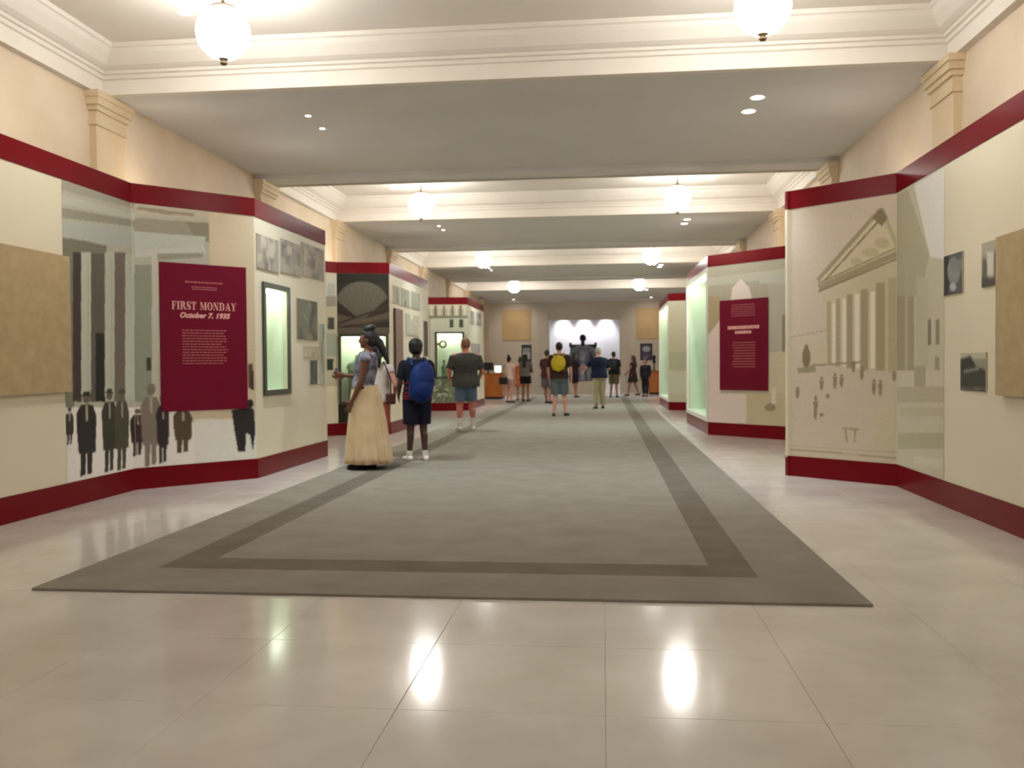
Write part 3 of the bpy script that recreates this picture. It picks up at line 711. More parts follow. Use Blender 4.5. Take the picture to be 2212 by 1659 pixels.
tiny(fine_print(FB, uc-W*.26, uc+W*.27, zz(788), zz(711), 13, d, 3, .42, .12).build('body_text', M['ink_dull'], s1))
rC = GC.rect(1556, 646, 1660, 843); uc2 = (rC[0]+rC[1])/2; W2 = rC[1]-rC[0]
s2 = sign('smaller burgundy text sign on the right-hand partition', GC, rC)
zc = lambda y: GC.px(1608, y)[1]
tiny(fine_print(GC, uc2-W2*.33, uc2+W2*.33, zc(711), zc(703), 1, d, 5, .9, .0, True).build('small_print', M['ink_pink'], s2))
tiny(fine_print(GC, uc2-W2*.17, uc2+W2*.17, zc(721), zc(714), 1, d, 6, .9, .0, True).build('small_print', M['ink_pink'], s2))
tiny(fine_print(GC, uc2-W2*.27, uc2+W2*.27, zc(684), zc(656), 6, d, 7, .4, .2, True).build('small_print', M['ink_dull'], s2))
tiny(fine_print(GC, uc2-W2*.25, uc2+W2*.25, zc(795), zc(737), 10, d, 8, .42, .15).build('body_text', M['ink_dull'], s2))

# ------------------------------------------------------------------ mounted photographs and boards
def photo(label, F, x0, y0, x1, y1, shapes, bg, res=.008, th=.012, group=None, name='mounted_photograph'):
    r = F.rect(x0, y0, x1, y1)
    t = empty(name, F.at((r[0]+r[1])/2, r[2], .006), label, 'photograph', group)
    bk = MB().fbox(F, *r, .003, th).build('backing', M['edge'], t)
    print_part('image', bk, F, r[0]+.002, r[1]-.002, r[2]+.002, r[3]-.002, th+.001, res, bg, shapes, .05, 3)
    return t
photo('upper small dark photograph on the right panel, nearer the temple drawing', GA, 2042, 548, 2082, 636, [([(2040,540),(2052,545),(2056,600),(2050,640),(2040,645)], (40,40,38)), (E_(2064,585,14,30), (130,132,132)), (R_(2056,560,2084,585), (120,122,118)), (E_(2062,620,7,8), (176,178,180)), (R_(2050,632,2084,645), (50,50,48))], (84,84,84))
photo('pale street photograph beside the tan board on the right panel', GA, 2124, 520, 2164, 618, [(R_(2124,515,2166,550), (168,164,144)), (R_(2136,545,2150,595), (206,206,196)), (R_(2126,560,2136,600), (96,92,76)), (R_(2152,540,2160,600), (90,84,66)), (R_(2120,600,2168,625), (70,68,58))], (150,146,128))
photo('lower dark photograph on the right panel', GA, 2078, 762, 2133, 845, [(R_(2078,750,2136,775), (186,184,160)), ([(2078,775),(2100,768),(2112,790),(2078,800)], (46,46,40)), ([(2078,800),(2110,790),(2136,800),(2136,850),(2078,850)], (54,54,46)), (L_(2085,803,2118,796,4), (150,150,138)), (R_(2078,838,2136,841), (120,118,104))], (140,140,122))
def tan_board(label, F, u0, u1, z0, z1):
    t = empty('fabric_board', F.at((u0+u1)/2, z0, .02), label, 'board')
    MB().fbox(F, u0, u1, z0, z1, .012, .06).build('board_face', M['board'], t, bevel=.004)
    MB().fbox(F, u0+.05, u1-.05, z0+.05, z1-.05, .003, .012).build('batten', M['edge'], t)
tan_board('tan fabric board on the near left panel, cut by the picture edge', FA, FA.px(-190,700)[0], FA.px(140,700)[0], 1.04, 2.25)
tan_board('tan fabric board on the near right panel, cut by the picture edge', GA, GA.px(2420,700)[0], GA.px(2168,700)[0], 1.0, 2.16)
# strip of photographs along the side of the near left partition
for i, (x0, x1, s) in enumerate(((553,600,1),(604,648,2),(651,698,3))):
    yt = 512+(x0-553)*.20; yb = 584+(x0-553)*.18
    photo(['leftmost','middle','rightmost'][i]+' faded photograph of the strip above the tall lit case', FC, x0, yt, x1, yb, mottled(x0, yt-10, x1, yb+10, (158,150,134), 22, s), (168,160,142), .011)
photo('grey green photograph right of the tall lit case', FC, 639, 648, 684, 734, mottled(639,640,684,742,(112,112,92),20,5), (118,118,98), .010)
photo('small pale photograph below the grey green one', FC, 655, 748, 688, 772, mottled(655,744,688,776,(190,178,150),8,6), (196,184,156), .012)
photo('dark narrow photograph low on the near left partition side', FC, 668, 778, 684, 830, mottled(668,776,684,832,(84,86,76),10,7), (92,92,82), .010)
photo('pale narrow print at the end of the near left partition side', FC, 689, 700, 700, 828, mottled(689,696,700,832,(170,172,152),12,8), (176,178,158), .012)
# side of the second partition
rE = FE.rect(852, 668, 868, 832)
t = empty('text_board', FE.at(rE[0], rE[2], .01), 'dull brown text board left of the boy with the backpack', 'board')
MB().fbox(FE, rE[0], rE[1], rE[2], rE[3], .004, .03).build('board_face', material('brown_board', lin(140,112,98), .6, noise=.1), t)
MB().fbox(FE, rE[0]-.06, rE[0], rE[2], rE[3], .004, .035).build('edge_strip', material('dark_brown_edge', lin(58,38,34), .5), t)
for i, (x0, x1) in enumerate(((847,862),(866,884),(888,906))):
    photo(['nearest','middle','farthest'][i]+' faded print above the brown text board', FE, x0, 618+i*7, x1, 656+i*6, mottled(x0,616+i*7,x1,660+i*6,(160,158,138),10,20+i), (176,174,152), .014)
photo('tall dark print on the second left partition above the boy', FE, 914, 694, 923, 770, mottled(914,690,923,776,(78,64,54),8,31), (86,72,60), .014)
photo('pale print right of the brown text board', FE, 876, 680, 904, 724, mottled(876,676,904,730,(190,186,160),8,33), (196,192,166), .014)
for i, (x0, x1, y0, y1) in enumerate(((1016,1024,672,700),(1028,1038,676,702),(1018,1036,742,776))):
    photo(['left upper','right upper','lower'][i]+' faded print on the far left partition side', FH, x0, y0, x1, y1, mottled(x0,y0-4,x1,y1+4,(158,150,140),8,40+i), (166,158,146), .02)

# ------------------------------------------------------------------ far end: statue, counters, posters
SX, SY = -.91, 39.35
t = empty('statue', (SX, SY, 0), 'dark bronze statue of a seated robed figure before the white niche', 'statue')
MB().box(SX-.95, SX+.95, SY-1.0, SY+.75, 0, .46).box(SX-.88, SX+.88, SY-.93, SY+.7, .46, .53).build('pedestal', M['pedestal'], t, bevel=.01)
z = .53
ch = MB().box(SX-.58, SX+.58, SY+.30, SY+.46, z, z+1.62).box(SX-.60, SX-.44, SY-.42, SY+.32, z, z+.95).box(SX+.44, SX+.60, SY-.42, SY+.32, z, z+.95).box(SX-.46, SX+.46, SY-.38, SY+.32, z, z+.62)
ch.box(SX-.62, SX-.50, SY+.28, SY+.48, z+1.5, z+1.70).box(SX+.50, SX+.62, SY+.28, SY+.48, z+1.5, z+1.70)
ch.build('chair', M['bronze'], t, bevel=.02)
fg = MB()
fg.capsule((SX,SY+.06,z+.72), .30, (SX,SY+.12,z+1.30), .27, 16, sx=1.25).ellipsoid((SX,SY+.12,z+1.42), (.44,.20,.17))
for s in (-1, 1):
    fg.capsule((SX+s*.20,SY+.0,z+.74), .19, (SX+s*.24,SY-.55,z+.74), .16).capsule((SX+s*.24,SY-.55,z+.74), .16, (SX+s*.25,SY-.62,z+.12), .15)
    fg.capsule((SX+s*.42,SY+.12,z+1.36), .13, (SX+s*.53,SY-.05,z+1.02), .11).capsule((SX+s*.53,SY-.05,z+1.02), .11, (SX+s*.50,SY-.42,z+1.0), .07)
    fg.ellipsoid((SX+s*.49,SY-.48,z+1.0), (.06,.10,.035)).ellipsoid((SX+s*.25,SY-.76,z+.06), (.09,.20,.06))
fg.loft([[(SX+rx*math.cos(a), SY-.40+ry*math.sin(a), zz_) for a in [2*PI*i/20 for i in range(20)]] for zz_, rx, ry in ((z+.02,.44,.28),(z+.4,.38,.24),(z+.8,.36,.25))])
o = link('robed_figure', remeshed(fg, .022, 5), M['bronze_sheen'], t); o.location = (-SX, -SY, 0)
hd = MB().capsule((SX,SY+.08,z+1.50), .085, (SX,SY+.04,z+1.72), .08).ellipsoid((SX,SY+.04,z+1.90), (.125,.15,.17)).ellipsoid((SX,SY-.07,z+1.83), (.085,.09,.10)).ellipsoid((SX,SY-.125,z+1.89), (.022,.04,.045)).ellipsoid((SX,SY+.09,z+1.90), (.15,.15,.17))
for s in (-1, 1): hd.ellipsoid((SX+s*.125,SY+.04,z+1.87), (.02,.035,.05))
o = link('head', remeshed(hd, .014, 3), M['bronze'], t); o.location = (-SX, -SY, 0)

def counter(label, x0, x1, y0, y1, h):
    t = empty('reception_counter', ((x0+x1)/2, (y0+y1)/2, 0), label, 'counter')
    MB().box(x0+.02, x1-.02, y0+.02, y1-.02, .08, h-.04).build('body', M['oak'], t)
    MB().box(x0+.04, x1-.04, y0+.05, y1-.05, 0, .08).build('plinth', M['black'], t)
    MB().box(x0-.02, x1+.02, y0-.02, y1+.02, h-.04, h).build('worktop', M['oak'], t, bevel=.006)
    return t
counter('orange oak counter at far left beside the standing girls', -4.40, -3.70, 32.3, 33.3, .96)
t = empty('computer_monitor', (-4.28, 32.75, .96), 'black computer monitor on the far left oak counter', 'monitor')
MB().box(-4.50, -4.10, 32.72, 32.76, 1.06, 1.36).build('housing', M['black'], t, bevel=.006)
MB().box(-4.36, -4.24, 32.70, 32.82, .96, .975).box(-4.33, -4.27, 32.75, 32.79, .97, 1.1).build('stand', M['black'], t)
t = empty('lit_tablet', (-3.92, 32.6, .96), 'bright white lit tablet stand on the far left oak counter', 'tablet')
MB().box(-4.02, -3.80, 32.60, 32.615, 1.0, 1.22).build('screen', M['screen'], t)
MB().box(-4.03, -3.79, 32.616, 32.63, .99, 1.23).box(-3.99, -3.83, 32.58, 32.70, .96, .975).box(-3.94, -3.88, 32.63, 32.66, .97, 1.05).build('casing', M['white_trim'], t)
counter('orange oak counter at far right beyond the vitrines', 1.85, 2.75, 36.6, 37.3, .98)
t = empty('figurine', (2.08, 36.9, .98), 'small dark bust on a slim stem standing on the far right counter', 'figurine')
MB().lathe((2.08,36.9,.98), [(.08,0),(.08,.02),(.03,.04),(.025,.28),(.06,.32),(.08,.36),(.05,.42),(.06,.48),(.075,.55),(.05,.62),(.01,.64)], 14).build('figure', M['black'], t, smooth=True)
FEND = Frame((XW0,YEND-.001), (XW1,YEND-.001))
def poster(label, x0, y0, x1, y1, shapes):
    r = FEND.rect(x0, y0, x1, y1)
    t = empty('framed_poster', FEND.at((r[0]+r[1])/2, r[2], .02), label, 'poster')
    MB().fbox(FEND, r[0], r[1], r[2], r[3], .003, .03).build('frame', M['black'], t)
    print_part('image', t, FEND, r[0]+.05, r[1]-.05, r[2]+.05, r[3]-.05, .032, .02, (74,70,82), shapes)
poster('dark framed poster on the end wall left of the niche', 1127, 745, 1148, 805, [(R_(1129,752,1147,762), (150,152,156)), (R_(1129,762,1147,775), (186,184,184)), (R_(1129,785,1147,805), (50,46,50))])
poster('dark framed poster on the end wall right of the niche', 1383, 742, 1409, 778, [(E_(1396,754,9,6), (178,172,186)), (R_(1384,763,1408,778), (84,78,98)), (E_(1394,772,5,4), (120,112,130))])

# ------------------------------------------------------------------ people
def cloth(name, c, rough=.85, c2=None, scale=10, bump=.15):
    return material(name, lin(*c), rough, noise=.18 if c2 is None else 0, scale=scale, color2=lin(*c2) if c2 else None, spec=.2, bump=bump, bscale=60)
SKIN = {'deep': material('deep_brown_skin', lin(104,66,46), .5, noise=.1, scale=8), 'dark': material('dark_brown_skin', lin(74,50,40), .5, noise=.1, scale=8),
        'fair': material('fair_skin', lin(206,150,126), .55, noise=.08, scale=8), 'ruddy': material('ruddy_skin', lin(186,116,98), .55, noise=.1, scale=8), 'tan': material('tan_skin', lin(160,108,82), .55, noise=.08, scale=8)}
HAIR = {'black': material('black_hair', lin(26,20,18), .55, noise=.3, scale=40), 'brown': material('dark_brown_hair', lin(48,32,24), .55, noise=.3, scale=40), 'grey': material('grey_hair', lin(176,170,162), .6, noise=.25, scale=40), 'ginger': material('short_sandy_hair', lin(120,82,60), .6, noise=.25, scale=40)}
EYE = material('dark_eye', lin(24,20,18), .2)

TOR = [(.465,.060,.050),(.50,.092,.064),(.535,.099,.068),(.575,.092,.063),(.615,.084,.058),(.66,.089,.062),(.71,.099,.067),(.755,.106,.066),(.79,.104,.058),(.815,.088,.050),(.835,.058,.044),(.85,.038,.038)]
class Person:
    def __init__(s, label, xy, rz, H, skin='fair', bulk=1.0, depth=1.0, limb=1.0, joints=None, lean=0.0, head=(0,0), voxel=.010, fem=False, group=None):
        s.H, s.lean, s.bulk, s.depth, s.limb, s.voxel, s.fem = H, lean, bulk, depth, limb, voxel, fem
        J = {}
        for sd, k in ((-1,'l'),(1,'r')):
            J['hip_'+k] = (sd*.050, 0, .50); J['kn_'+k] = (sd*.054, .008, .285); J['an_'+k] = (sd*.056, -.008, .045); J['toe_'+k] = (sd*.014, .078)
            J['sh_'+k] = (sd*.108*(1 if not fem else .92)*max(1, bulk*.9), 0, .80); J['el_'+k] = (sd*.135*max(1,bulk*.9), -.012, .63); J['wr_'+k] = (sd*.135*max(1,bulk*.9), .03, .485)
        J.update(joints or {}); s.J = J
        s.yaw, s.pitch = head
        m = MB()
        m.loft([s.ring(z, 1, 0) for z, _, _ in TOR])
        for k, sd in (('l',-1),('r',1)):
            h, kn, an = s.p('hip_'+k), s.p('kn_'+k), s.p('an_'+k); l = limb
            m.capsule(h, .052*H*l, kn, .033*H*l).capsule(kn, .033*H*l, an, .020*H*l)
            cf = kn.lerp(an, .3)+Vector((0,-.010*H,0)); m.capsule(cf, .030*H*l, kn.lerp(an,.55)+Vector((0,-.006*H,0)), .025*H*l)
            tx, ty = J['toe_'+k]
            m.capsule((an.x, an.y-.022*H, an.z-.045*H+.02*H), .019*H, (an.x+tx*H, an.y+ty*H, an.z-.045*H+.014*H), .015*H)
            sh, el, wr = s.p('sh_'+k), s.p('el_'+k), s.p('wr_'+k)
            m.capsule(sh, .031*H*l, el, .022*H*l).capsule(el, .022*H*l, wr, .0145*H*l).capsule(el.lerp(wr,.15), .023*H*l, el.lerp(wr,.45), .020*H*l)
            s.hand(m, el, wr, sd)
        m.capsule(s.up((0,-.004,.83)), .034*H, s.hp((0,-.008,.02)), .030*H)
        for c, r in (((0,-.004,.070),(.043,.054,.056)), ((0,.020,.030),(.034,.036,.032)), ((0,.040,.012),(.018,.016,.014)), ((0,.046,.070),(.034,.014,.020)), ((0,.056,.050),(.008,.013,.014)), ((0,.050,.062),(.006,.010,.018)), ((0,.050,.026),(.016,.008,.007)), ((-.043,-.004,.052),(.006,.012,.018)), ((.043,-.004,.052),(.006,.012,.018)), ((-.022,.036,.046),(.016,.014,.016)), ((.022,.036,.046),(.016,.014,.016))):
            m.ellipsoid(s.hp(c), tuple(q*H for q in r), s.hrot())
        me = remeshed(m, voxel, 3)
        for v in me.vertices:
            if v.co.z < .002: v.co.z = .002
        s.o = link('person', me, SKIN[skin], None, (xy[0], xy[1], 0.0)); s.o.rotation_euler = (0, 0, rz)
        z0 = .014 if (CX0 < xy[0] < CX1 and xy[1] > CY0) else 0.0
        s.o.location.z = z0
        tag(s.o, label, 'person', group)
        for sd in (-1, 1):
            e = MB().ellipsoid(s.hp((sd*.018,.0495,.056)), (.0065*H,.004*H,.0045*H), s.hrot(), 8, 6).build('eye', EYE, s.o, local=True, smooth=True)
    def up(s, v):
        v = Vector(v)
        if s.lean and v.z > .5:
            dz, a = v.z-.52, s.lean*min(1, (v.z-.5)/.08)
            v = Vector((v.x, v.y*math.cos(a)+dz*math.sin(a), .52+dz*math.cos(a)-v.y*math.sin(a)))
        return v*s.H
    def p(s, k):
        return s.up(s.J[k]) if k[:2] in ('sh','el','wr') else Vector(s.J[k])*s.H
    def hrot(s): return (Matrix.Rotation(-s.lean*.5, 3, 'X') @ Matrix.Rotation(s.yaw, 3, 'Z') @ Matrix.Rotation(s.pitch, 3, 'X'))
    def hp(s, v): return s.up((0,0,.868)) + s.hrot() @ (Vector(v)*s.H)
    def tor(s, z):
        zs = [t[0] for t in TOR]; return np.interp(z, zs, [t[1] for t in TOR]), np.interp(z, zs, [t[2] for t in TOR])
    def ring(s, z, sc_=1.0, add=0.0, n=20, belly=0.0, hang=False):
        rx, ry = s.tor(max(z, .53) if hang else z); f = s.fem
        rx *= s.bulk; ry *= s.bulk*s.depth
        if f: rx *= np.interp(z, [.5,.61,.7,.8], [1.04,.86,.9,.9])
        cy = belly*math.exp(-((z-.6)/.07)**2)+(.012*math.exp(-((z-.73)/.04)**2) if f else 0)-(.012*math.exp(-((z-.51)/.04)**2))
        return [s.up((rx*sc_*math.cos(2*PI*i/n)+add*math.cos(2*PI*i/n), cy+ry*sc_*math.sin(2*PI*i/n)+add*math.sin(2*PI*i/n), z)) for i in range(n)]
    def hand(s, m, el, wr, sd):
        H = s.H; d = (wr-el).normalized(); n = Vector((-sd,0,0)); n = (n-d*n.dot(d)).normalized(); f = d.cross(n)*(1 if sd < 0 else -1)
        if f.y < 0 and abs(f.y) > .3: f = -f
        R = Matrix((n, f, d)).transposed()
        m.ellipsoid(wr+d*.030*H, (.0095*H,.023*H,.034*H), R)
        for i, (o_, L) in enumerate(((-.0185,.030),(-.0065,.040),(.0065,.043),(.0185,.038))):
            b = wr+d*.054*H+f*o_*H; a = o_*9
            k1 = b+(d+f*a*.9+n*.15).normalized()*L*.55*H; k2 = k1+(d+f*a*.5+n*.55).normalized()*L*.5*H
            m.capsule(b, .0054*H, k1, .005*H, 8).capsule(k1, .005*H, k2, .0042*H, 8)
        b = wr+d*.014*H+f*.018*H; k1 = b+(d*.75+f*.8+n*.2).normalized()*.026*H; k2 = k1+(d+f*.25+n*.3).normalized()*.022*H
        m.capsule(b, .0075*H, k1, .006*H, 8).capsule(k1, .006*H, k2, .005*H, 8)
    def add(s, name, mb, mat, voxel=None, smooth=4):
        if voxel == 0: return mb.build(name, mat, s.o, local=True, smooth=True)
        me = remeshed(mb, voxel or s.voxel, smooth)
        for v in me.vertices:
            if v.co.z < 0: v.co.z = 0
        return link(name, me, mat, s.o)
    def shirt(s, mat, hem=.49, sleeve=.62, loose=.010, name='shirt', top=.838, belly=0.0):
        m = MB(); zs = [hem]+[t[0] for t in TOR if hem < t[0] < top]+[top]
        m.loft([s.ring(z, 1.06, loose+(.006 if z < .62 else 0), belly=belly, hang=True) for z in zs])
        for k in ('l','r'):
            sh, el, wr = s.p('sh_'+k), s.p('el_'+k), s.p('wr_'+k); H = s.H
            m.ellipsoid(sh, (.036*H,.036*H,.034*H))
            if sleeve > 0:
                e = sh.lerp(el, min(sleeve,1)); m.capsule(sh, (.036*s.limb+loose*.5)*H, e, (.031*s.limb+loose*.6)*H, 12, True)
                if sleeve > 1: m.ellipsoid(el, (.03*H,)*3).capsule(el, .030*H, el.lerp(wr, sleeve-1), .024*H, 12, True)
        return s.add(name, m, mat)
    def trousers(s, mat, length=.75, top=.60, loose=.012, name='shorts'):
        m = MB(); m.loft([s.ring(z, 1.05, loose) for z in (.462,.48,.50,.535,.575,top)])
        H, l = s.H, s.limb
        for k in ('l','r'):
            h, kn, an = s.p('hip_'+k), s.p('kn_'+k), s.p('an_'+k)
            t = min(length,1); m.ellipsoid(h, ((.055*l+loose)*H,)*3)
            m.capsule(h+Vector((0,0,.01*H)), (.054*l+loose)*H, h.lerp(kn,t), ((.054-.016*t)*l+loose*1.3)*H, 14, True)
            if length > 1:
                m.ellipsoid(kn, ((.038*l+loose)*H,)*3).capsule(kn, (.037*l+loose*.9)*H, kn.lerp(an,length-1), (.028*l+loose)*H, 14, True)
        return s.add(name, m, mat)
    def shoes(s, mat, name='shoe', socks=None, sock_h=.10):
        H = s.H
        for k in ('l','r'):
            an = s.p('an_'+k); tx, ty = s.J['toe_'+k]; zf = an.z-.045*H
            m = MB().capsule((an.x, an.y-.022*H, zf+.020*H), .024*H, (an.x+tx*H, an.y+ty*H, zf+.014*H), .021*H, 12)
            m.ellipsoid((an.x+tx*.45*H, an.y+ty*.45*H, zf+.022*H), (.023*H,.045*H,.022*H))
            s.add(name, m, mat, .010, 2)
            if socks:
                kn = s.p('kn_'+k); s.add('sock', MB().capsule(an-Vector((0,0,.02*H)), .026*H, an.lerp(kn, sock_h/.24), .027*H*s.limb, 12, True), socks, .012, 2)
    def hair(s, mat, style='short'):
        H = s.H; m = MB(); R = s.hrot()
        def e(c, r): m.ellipsoid(s.hp(c), tuple(q*H for q in r), R)
        e((0,-.014,.078), (.049,.055,.057))
        if style == 'short': e((0,-.024,.056), (.046,.040,.042)); e((0,.018,.108), (.036,.030,.018))
        if style == 'afro': e((0,-.012,.084), (.060,.062,.062)); e((0,-.02,.05), (.056,.05,.045))
        if style in ('long','bun'):
            e((0,-.026,.05), (.046,.042,.05)); e((0,.020,.106), (.034,.028,.018))
        if style == 'long':
            m.capsule(s.hp((0,-.038,.04)), .040*H, s.up((0,-.066,.74)), .042*H, 12, sx=1.1)
            for sd in (-1,1): m.capsule(s.hp((sd*.036,-.01,.06)), .020*H, s.up((sd*.045,-.03,.78)), .018*H)
        if style == 'bun':
            e((0,-.012,.138), (.040,.040,.030)); e((0,-.028,.145), (.034,.034,.026))
            m.capsule(s.hp((0,-.05,.09)), .026*H, s.hp((.0,-.085,.03)), .030*H).capsule(s.hp((0,-.085,.03)), .030*H, s.hp((.0,-.118,-.045)), .024*H).capsule(s.hp((0,-.118,-.045)), .024*H, s.hp((.0,-.142,-.115)), .010*H)
        if style == 'pony':
            e((0,-.026,.05), (.046,.042,.05)); m.capsule(s.hp((0,-.062,.09)), .022*H, s.hp((0,-.085,.02)), .024*H).capsule(s.hp((0,-.085,.02)), .024*H, s.hp((0,-.08,-.06)), .012*H)
        if style == 'topknot': e((0,-.026,.05), (.046,.042,.05)); e((0,-.03,.145), (.03,.03,.028))
        return s.add('hair', m, mat, .009, 2)
    def held(s, name, label, cat):
        o = empty(name, s.o.location, label, cat, rz=s.o.rotation_euler.z); return o
    def backpack(s, mat, label, w=.105, h=.30, zc=.66, dp=.075, round_=False, strap=None, tilt=0.0):
        H = s.H; t = s.held('backpack', label, 'backpack'); m = MB(); rings = []
        n = 20
        for k in range(11):
            q = -1+2*k/10; z = zc+q*h/2; f = math.sqrt(max(.02, 1-abs(q)**(2.0 if round_ else 3.4)))
            rx, ry = w*f, dp*(.35+.65*f)*(1.0 if q < .2 else 1-.35*(q-.2))
            rings.append([Vector(s.up((rx*math.copysign(abs(math.cos(a))**(.7),math.cos(a)), -.070*s.bulk*s.depth-dp*.75+ry*math.copysign(abs(math.sin(a))**.8,math.sin(a)), z)))+Vector((tilt*q*.05*H,0,0)) for a in [2*PI*i/n for i in range(n)]])
        m.loft(rings); me = remeshed(m, .012, 3); link('main_bag', me, mat, t)
        pz = zc-h*.16
        pm = MB(); rr = []
        for k in range(7):
            q = -1+2*k/6; f = math.sqrt(max(.03, 1-abs(q)**3)); z = pz+q*h*.24
            rr.append([s.up((w*.74*f*math.cos(a), -.070*s.bulk*s.depth-dp*1.42+dp*.5*f*math.sin(a), z)) for a in [2*PI*i/14 for i in range(14)]])
        if not round_: pm.loft(rr); link('front_pocket', remeshed(pm, .012, 2), mat, t)
        for sd in (-1,1):
            x = sd*.062
            pts = [(x,-.080*s.bulk*s.depth,zc+h*.42),(x,-.05*s.bulk,.835),(x*1.02,.02,.842),(x*1.05,.072*s.bulk*s.depth,.78),(x*1.15,.076*s.bulk*s.depth,.70),(x*1.4,.03,.62),(x*1.3,-.07*s.bulk*s.depth,zc-h*.38)]
            pts = [s.up(q) for q in pts]; tm = MB()
            for a, b in zip(pts[:-1], pts[1:]): tm.capsule(a, .009*H, b, .009*H, 8, sx=1.6)
            tm.build('strap', strap or mat, t, local=True, smooth=True)
        return t

def skirt(s, mat, z_top, z_bot, r_top, r_bot, pleats=18, cy=0.0, name='skirt', amp=.012, flare=1.3, oy=1.0):
    n = 96; rings = []; H = s.H
    for k in range(15):
        t = k/14; z = z_top+(z_bot-z_top)*t; r = r_top+(r_bot-r_top)*t**flare
        rings.append([((r+amp*t*math.sin(pleats*a+.6*math.sin(3*a)))*math.cos(a)*H, (cy*t+(r+amp*t*math.sin(pleats*a+.6*math.sin(3*a)))*oy*math.sin(a))*H, z*H) for a in [2*PI*i/n for i in range(n)]])
    m = MB().loft(rings, cap=False)
    inner = [[(x*.93, y*.93, z) for x,y,z in r] for r in rings]
    o = m.build(name, mat, s.o, local=True, smooth=True)
    sm = o.modifiers.new('thickness', 'SOLIDIFY'); sm.thickness = .006
    return o

# woman in profile with the long skirt
W_TOP = cloth('black_white_patterned_cotton', (24,24,34), c2=(150,146,160), scale=11)
W_SK = cloth('cream_pleated_cotton', (216,194,160), c2=(200,176,140), scale=5)
pw = Person('woman in a patterned top and long cream pleated skirt, hair up, facing left', (-2.86,10.42), PI/2+.06, 1.68, 'deep', .98, 1.0, 1.0,
    {'sh_l':(-.098,-.008,.80),'el_l':(-.118,.012,.635),'wr_l':(-.112,.075,.49),'sh_r':(.098,0,.80),'el_r':(.112,.07,.655),'wr_r':(.075,.175,.66),'an_l':(-.045,.03,.045),'an_r':(.045,-.02,.045),'kn_l':(-.05,.02,.285),'toe_l':(-.01,.08)}, -.06, (0,-.06), .0075, True)
pw.shirt(W_TOP, .575, .18, .014, 'top', belly=.025)
skirt(pw, W_SK, .60, .042, .092, .165, 16, -.018, amp=.010, oy=1.0, flare=.85)
pw.shoes(material('black_sandal', lin(30,24,22), .5)); pw.hair(HAIR['black'], 'bun')
t = pw.held('phone', 'small dark phone held out by the woman in the long skirt', 'phone')
wr = pw.p('wr_r'); MB().box(wr.x-.045, wr.x+.03, wr.y+.10, wr.y+.112, wr.z-.05, wr.z+.09).build('body', M['black'], t, local=True, bevel=.004)
MB().box(wr.x-.040, wr.x+.025, wr.y+.098, wr.y+.0995, wr.z-.04, wr.z+.08).build('screen', material('phone_glass', lin(40,50,56), .15), t, local=True)

# person half hidden behind her
pb = Person('person in a white top and salmon trousers, half hidden behind the woman in profile', (-3.0,11.55), .35, 1.52, 'fair', .95, joints={'el_r':(.150,-.03,.64),'wr_r':(.150,.05,.55),'el_l':(-.13,.0,.64)}, fem=True)
pb.shirt(cloth('white_cotton', (214,200,190)), .50, .3, .010); pb.trousers(cloth('salmon_cotton', (206,120,104)), 1.9, loose=.008, name='trousers')
pb.shoes(material('pale_canvas_shoe', lin(200,190,180), .7)); pb.hair(HAIR['black'], 'pony')
t = pb.held('shoulder_bag', 'small brown shoulder bag behind the woman in the long skirt', 'bag')
H = pb.H
MB().box(.055*H, .140*H, -.125*H, -.065*H, .48*H, .575*H).build('pouch', material('brown_leather', lin(84,48,40), .5, noise=.2), t, local=True, bevel=.02)
MB().tube([(.10*H,-.09*H,.57*H),(.10*H,-.08*H,.70*H),(.05*H,-.03*H,.85*H),(-.02*H,.075*H,.72*H)], .007*H).build('strap', material('brown_strap', lin(70,42,34), .5), t, local=True)

# boy with the blue backpack
NAVY = cloth('navy_cotton', (26,28,42))
pk = Person('boy in a navy shirt and shorts, seen from behind', (-2.42,11.30), .5, 1.58, 'dark', 1.0, joints={'an_l':(-.058,.03,.045),'an_r':(.062,-.02,.045),'el_l':(-.145,.0,.64),'wr_l':(-.13,.085,.55),'el_r':(.14,.01,.64),'wr_r':(.12,.10,.56),'toe_l':(-.02,.08),'toe_r':(.03,.075)}, head=(-.8,0), voxel=.0085)
pk.shirt(cloth('navy_and_red_shirt', (24,24,36)), .50, .75, .014)
sb = MB()
for z in (.515,.535,.560,.600,.640): sb.loft([pk.ring(z+dz, 1.075, .0225) for dz in (-.006,.006)])
pk.add('stripe', sb, cloth('red_stripe', (122,34,44)), 0)
pk.trousers(cloth('navy_shorts', (22,22,34)), .92, .58, .020); pk.shoes(material('white_trainer', lin(226,220,206), .6), socks=cloth('white_sock', (210,204,192)), sock_h=.04)
pk.hair(HAIR['black'], 'afro')
pk.backpack(cloth('royal_blue_nylon', (14,42,104), .55, (10,31,82), 6), 'royal blue backpack worn by the boy', .100, .34, .645, .085, tilt=.3)

# man in a grey shirt
pm = Person('heavy man in a charcoal shirt, denim shorts and white socks, seen from behind', (-2.62,16.68), .35, 1.76, 'ruddy', 1.28, 1.12, 1.2, {'el_l':(-.182,.0,.64),'wr_l':(-.165,.085,.55),'el_r':(.182,.0,.64),'wr_r':(.165,.085,.55),'an_l':(-.075,0,.045),'an_r':(.075,0,.045),'kn_l':(-.068,.008,.285),'kn_r':(.068,.008,.285)}, head=(.35,-.1))
pm.shirt(cloth('charcoal_jersey', (66,66,62)), .47, .85, .016, belly=.02); pm.trousers(cloth('faded_denim', (92,108,128)), .86, .525, .010)
pm.shoes(material('white_sneaker', lin(222,216,204), .6), socks=cloth('white_tall_sock', (214,206,196)), sock_h=.13); pm.hair(HAIR['ginger'], 'short')

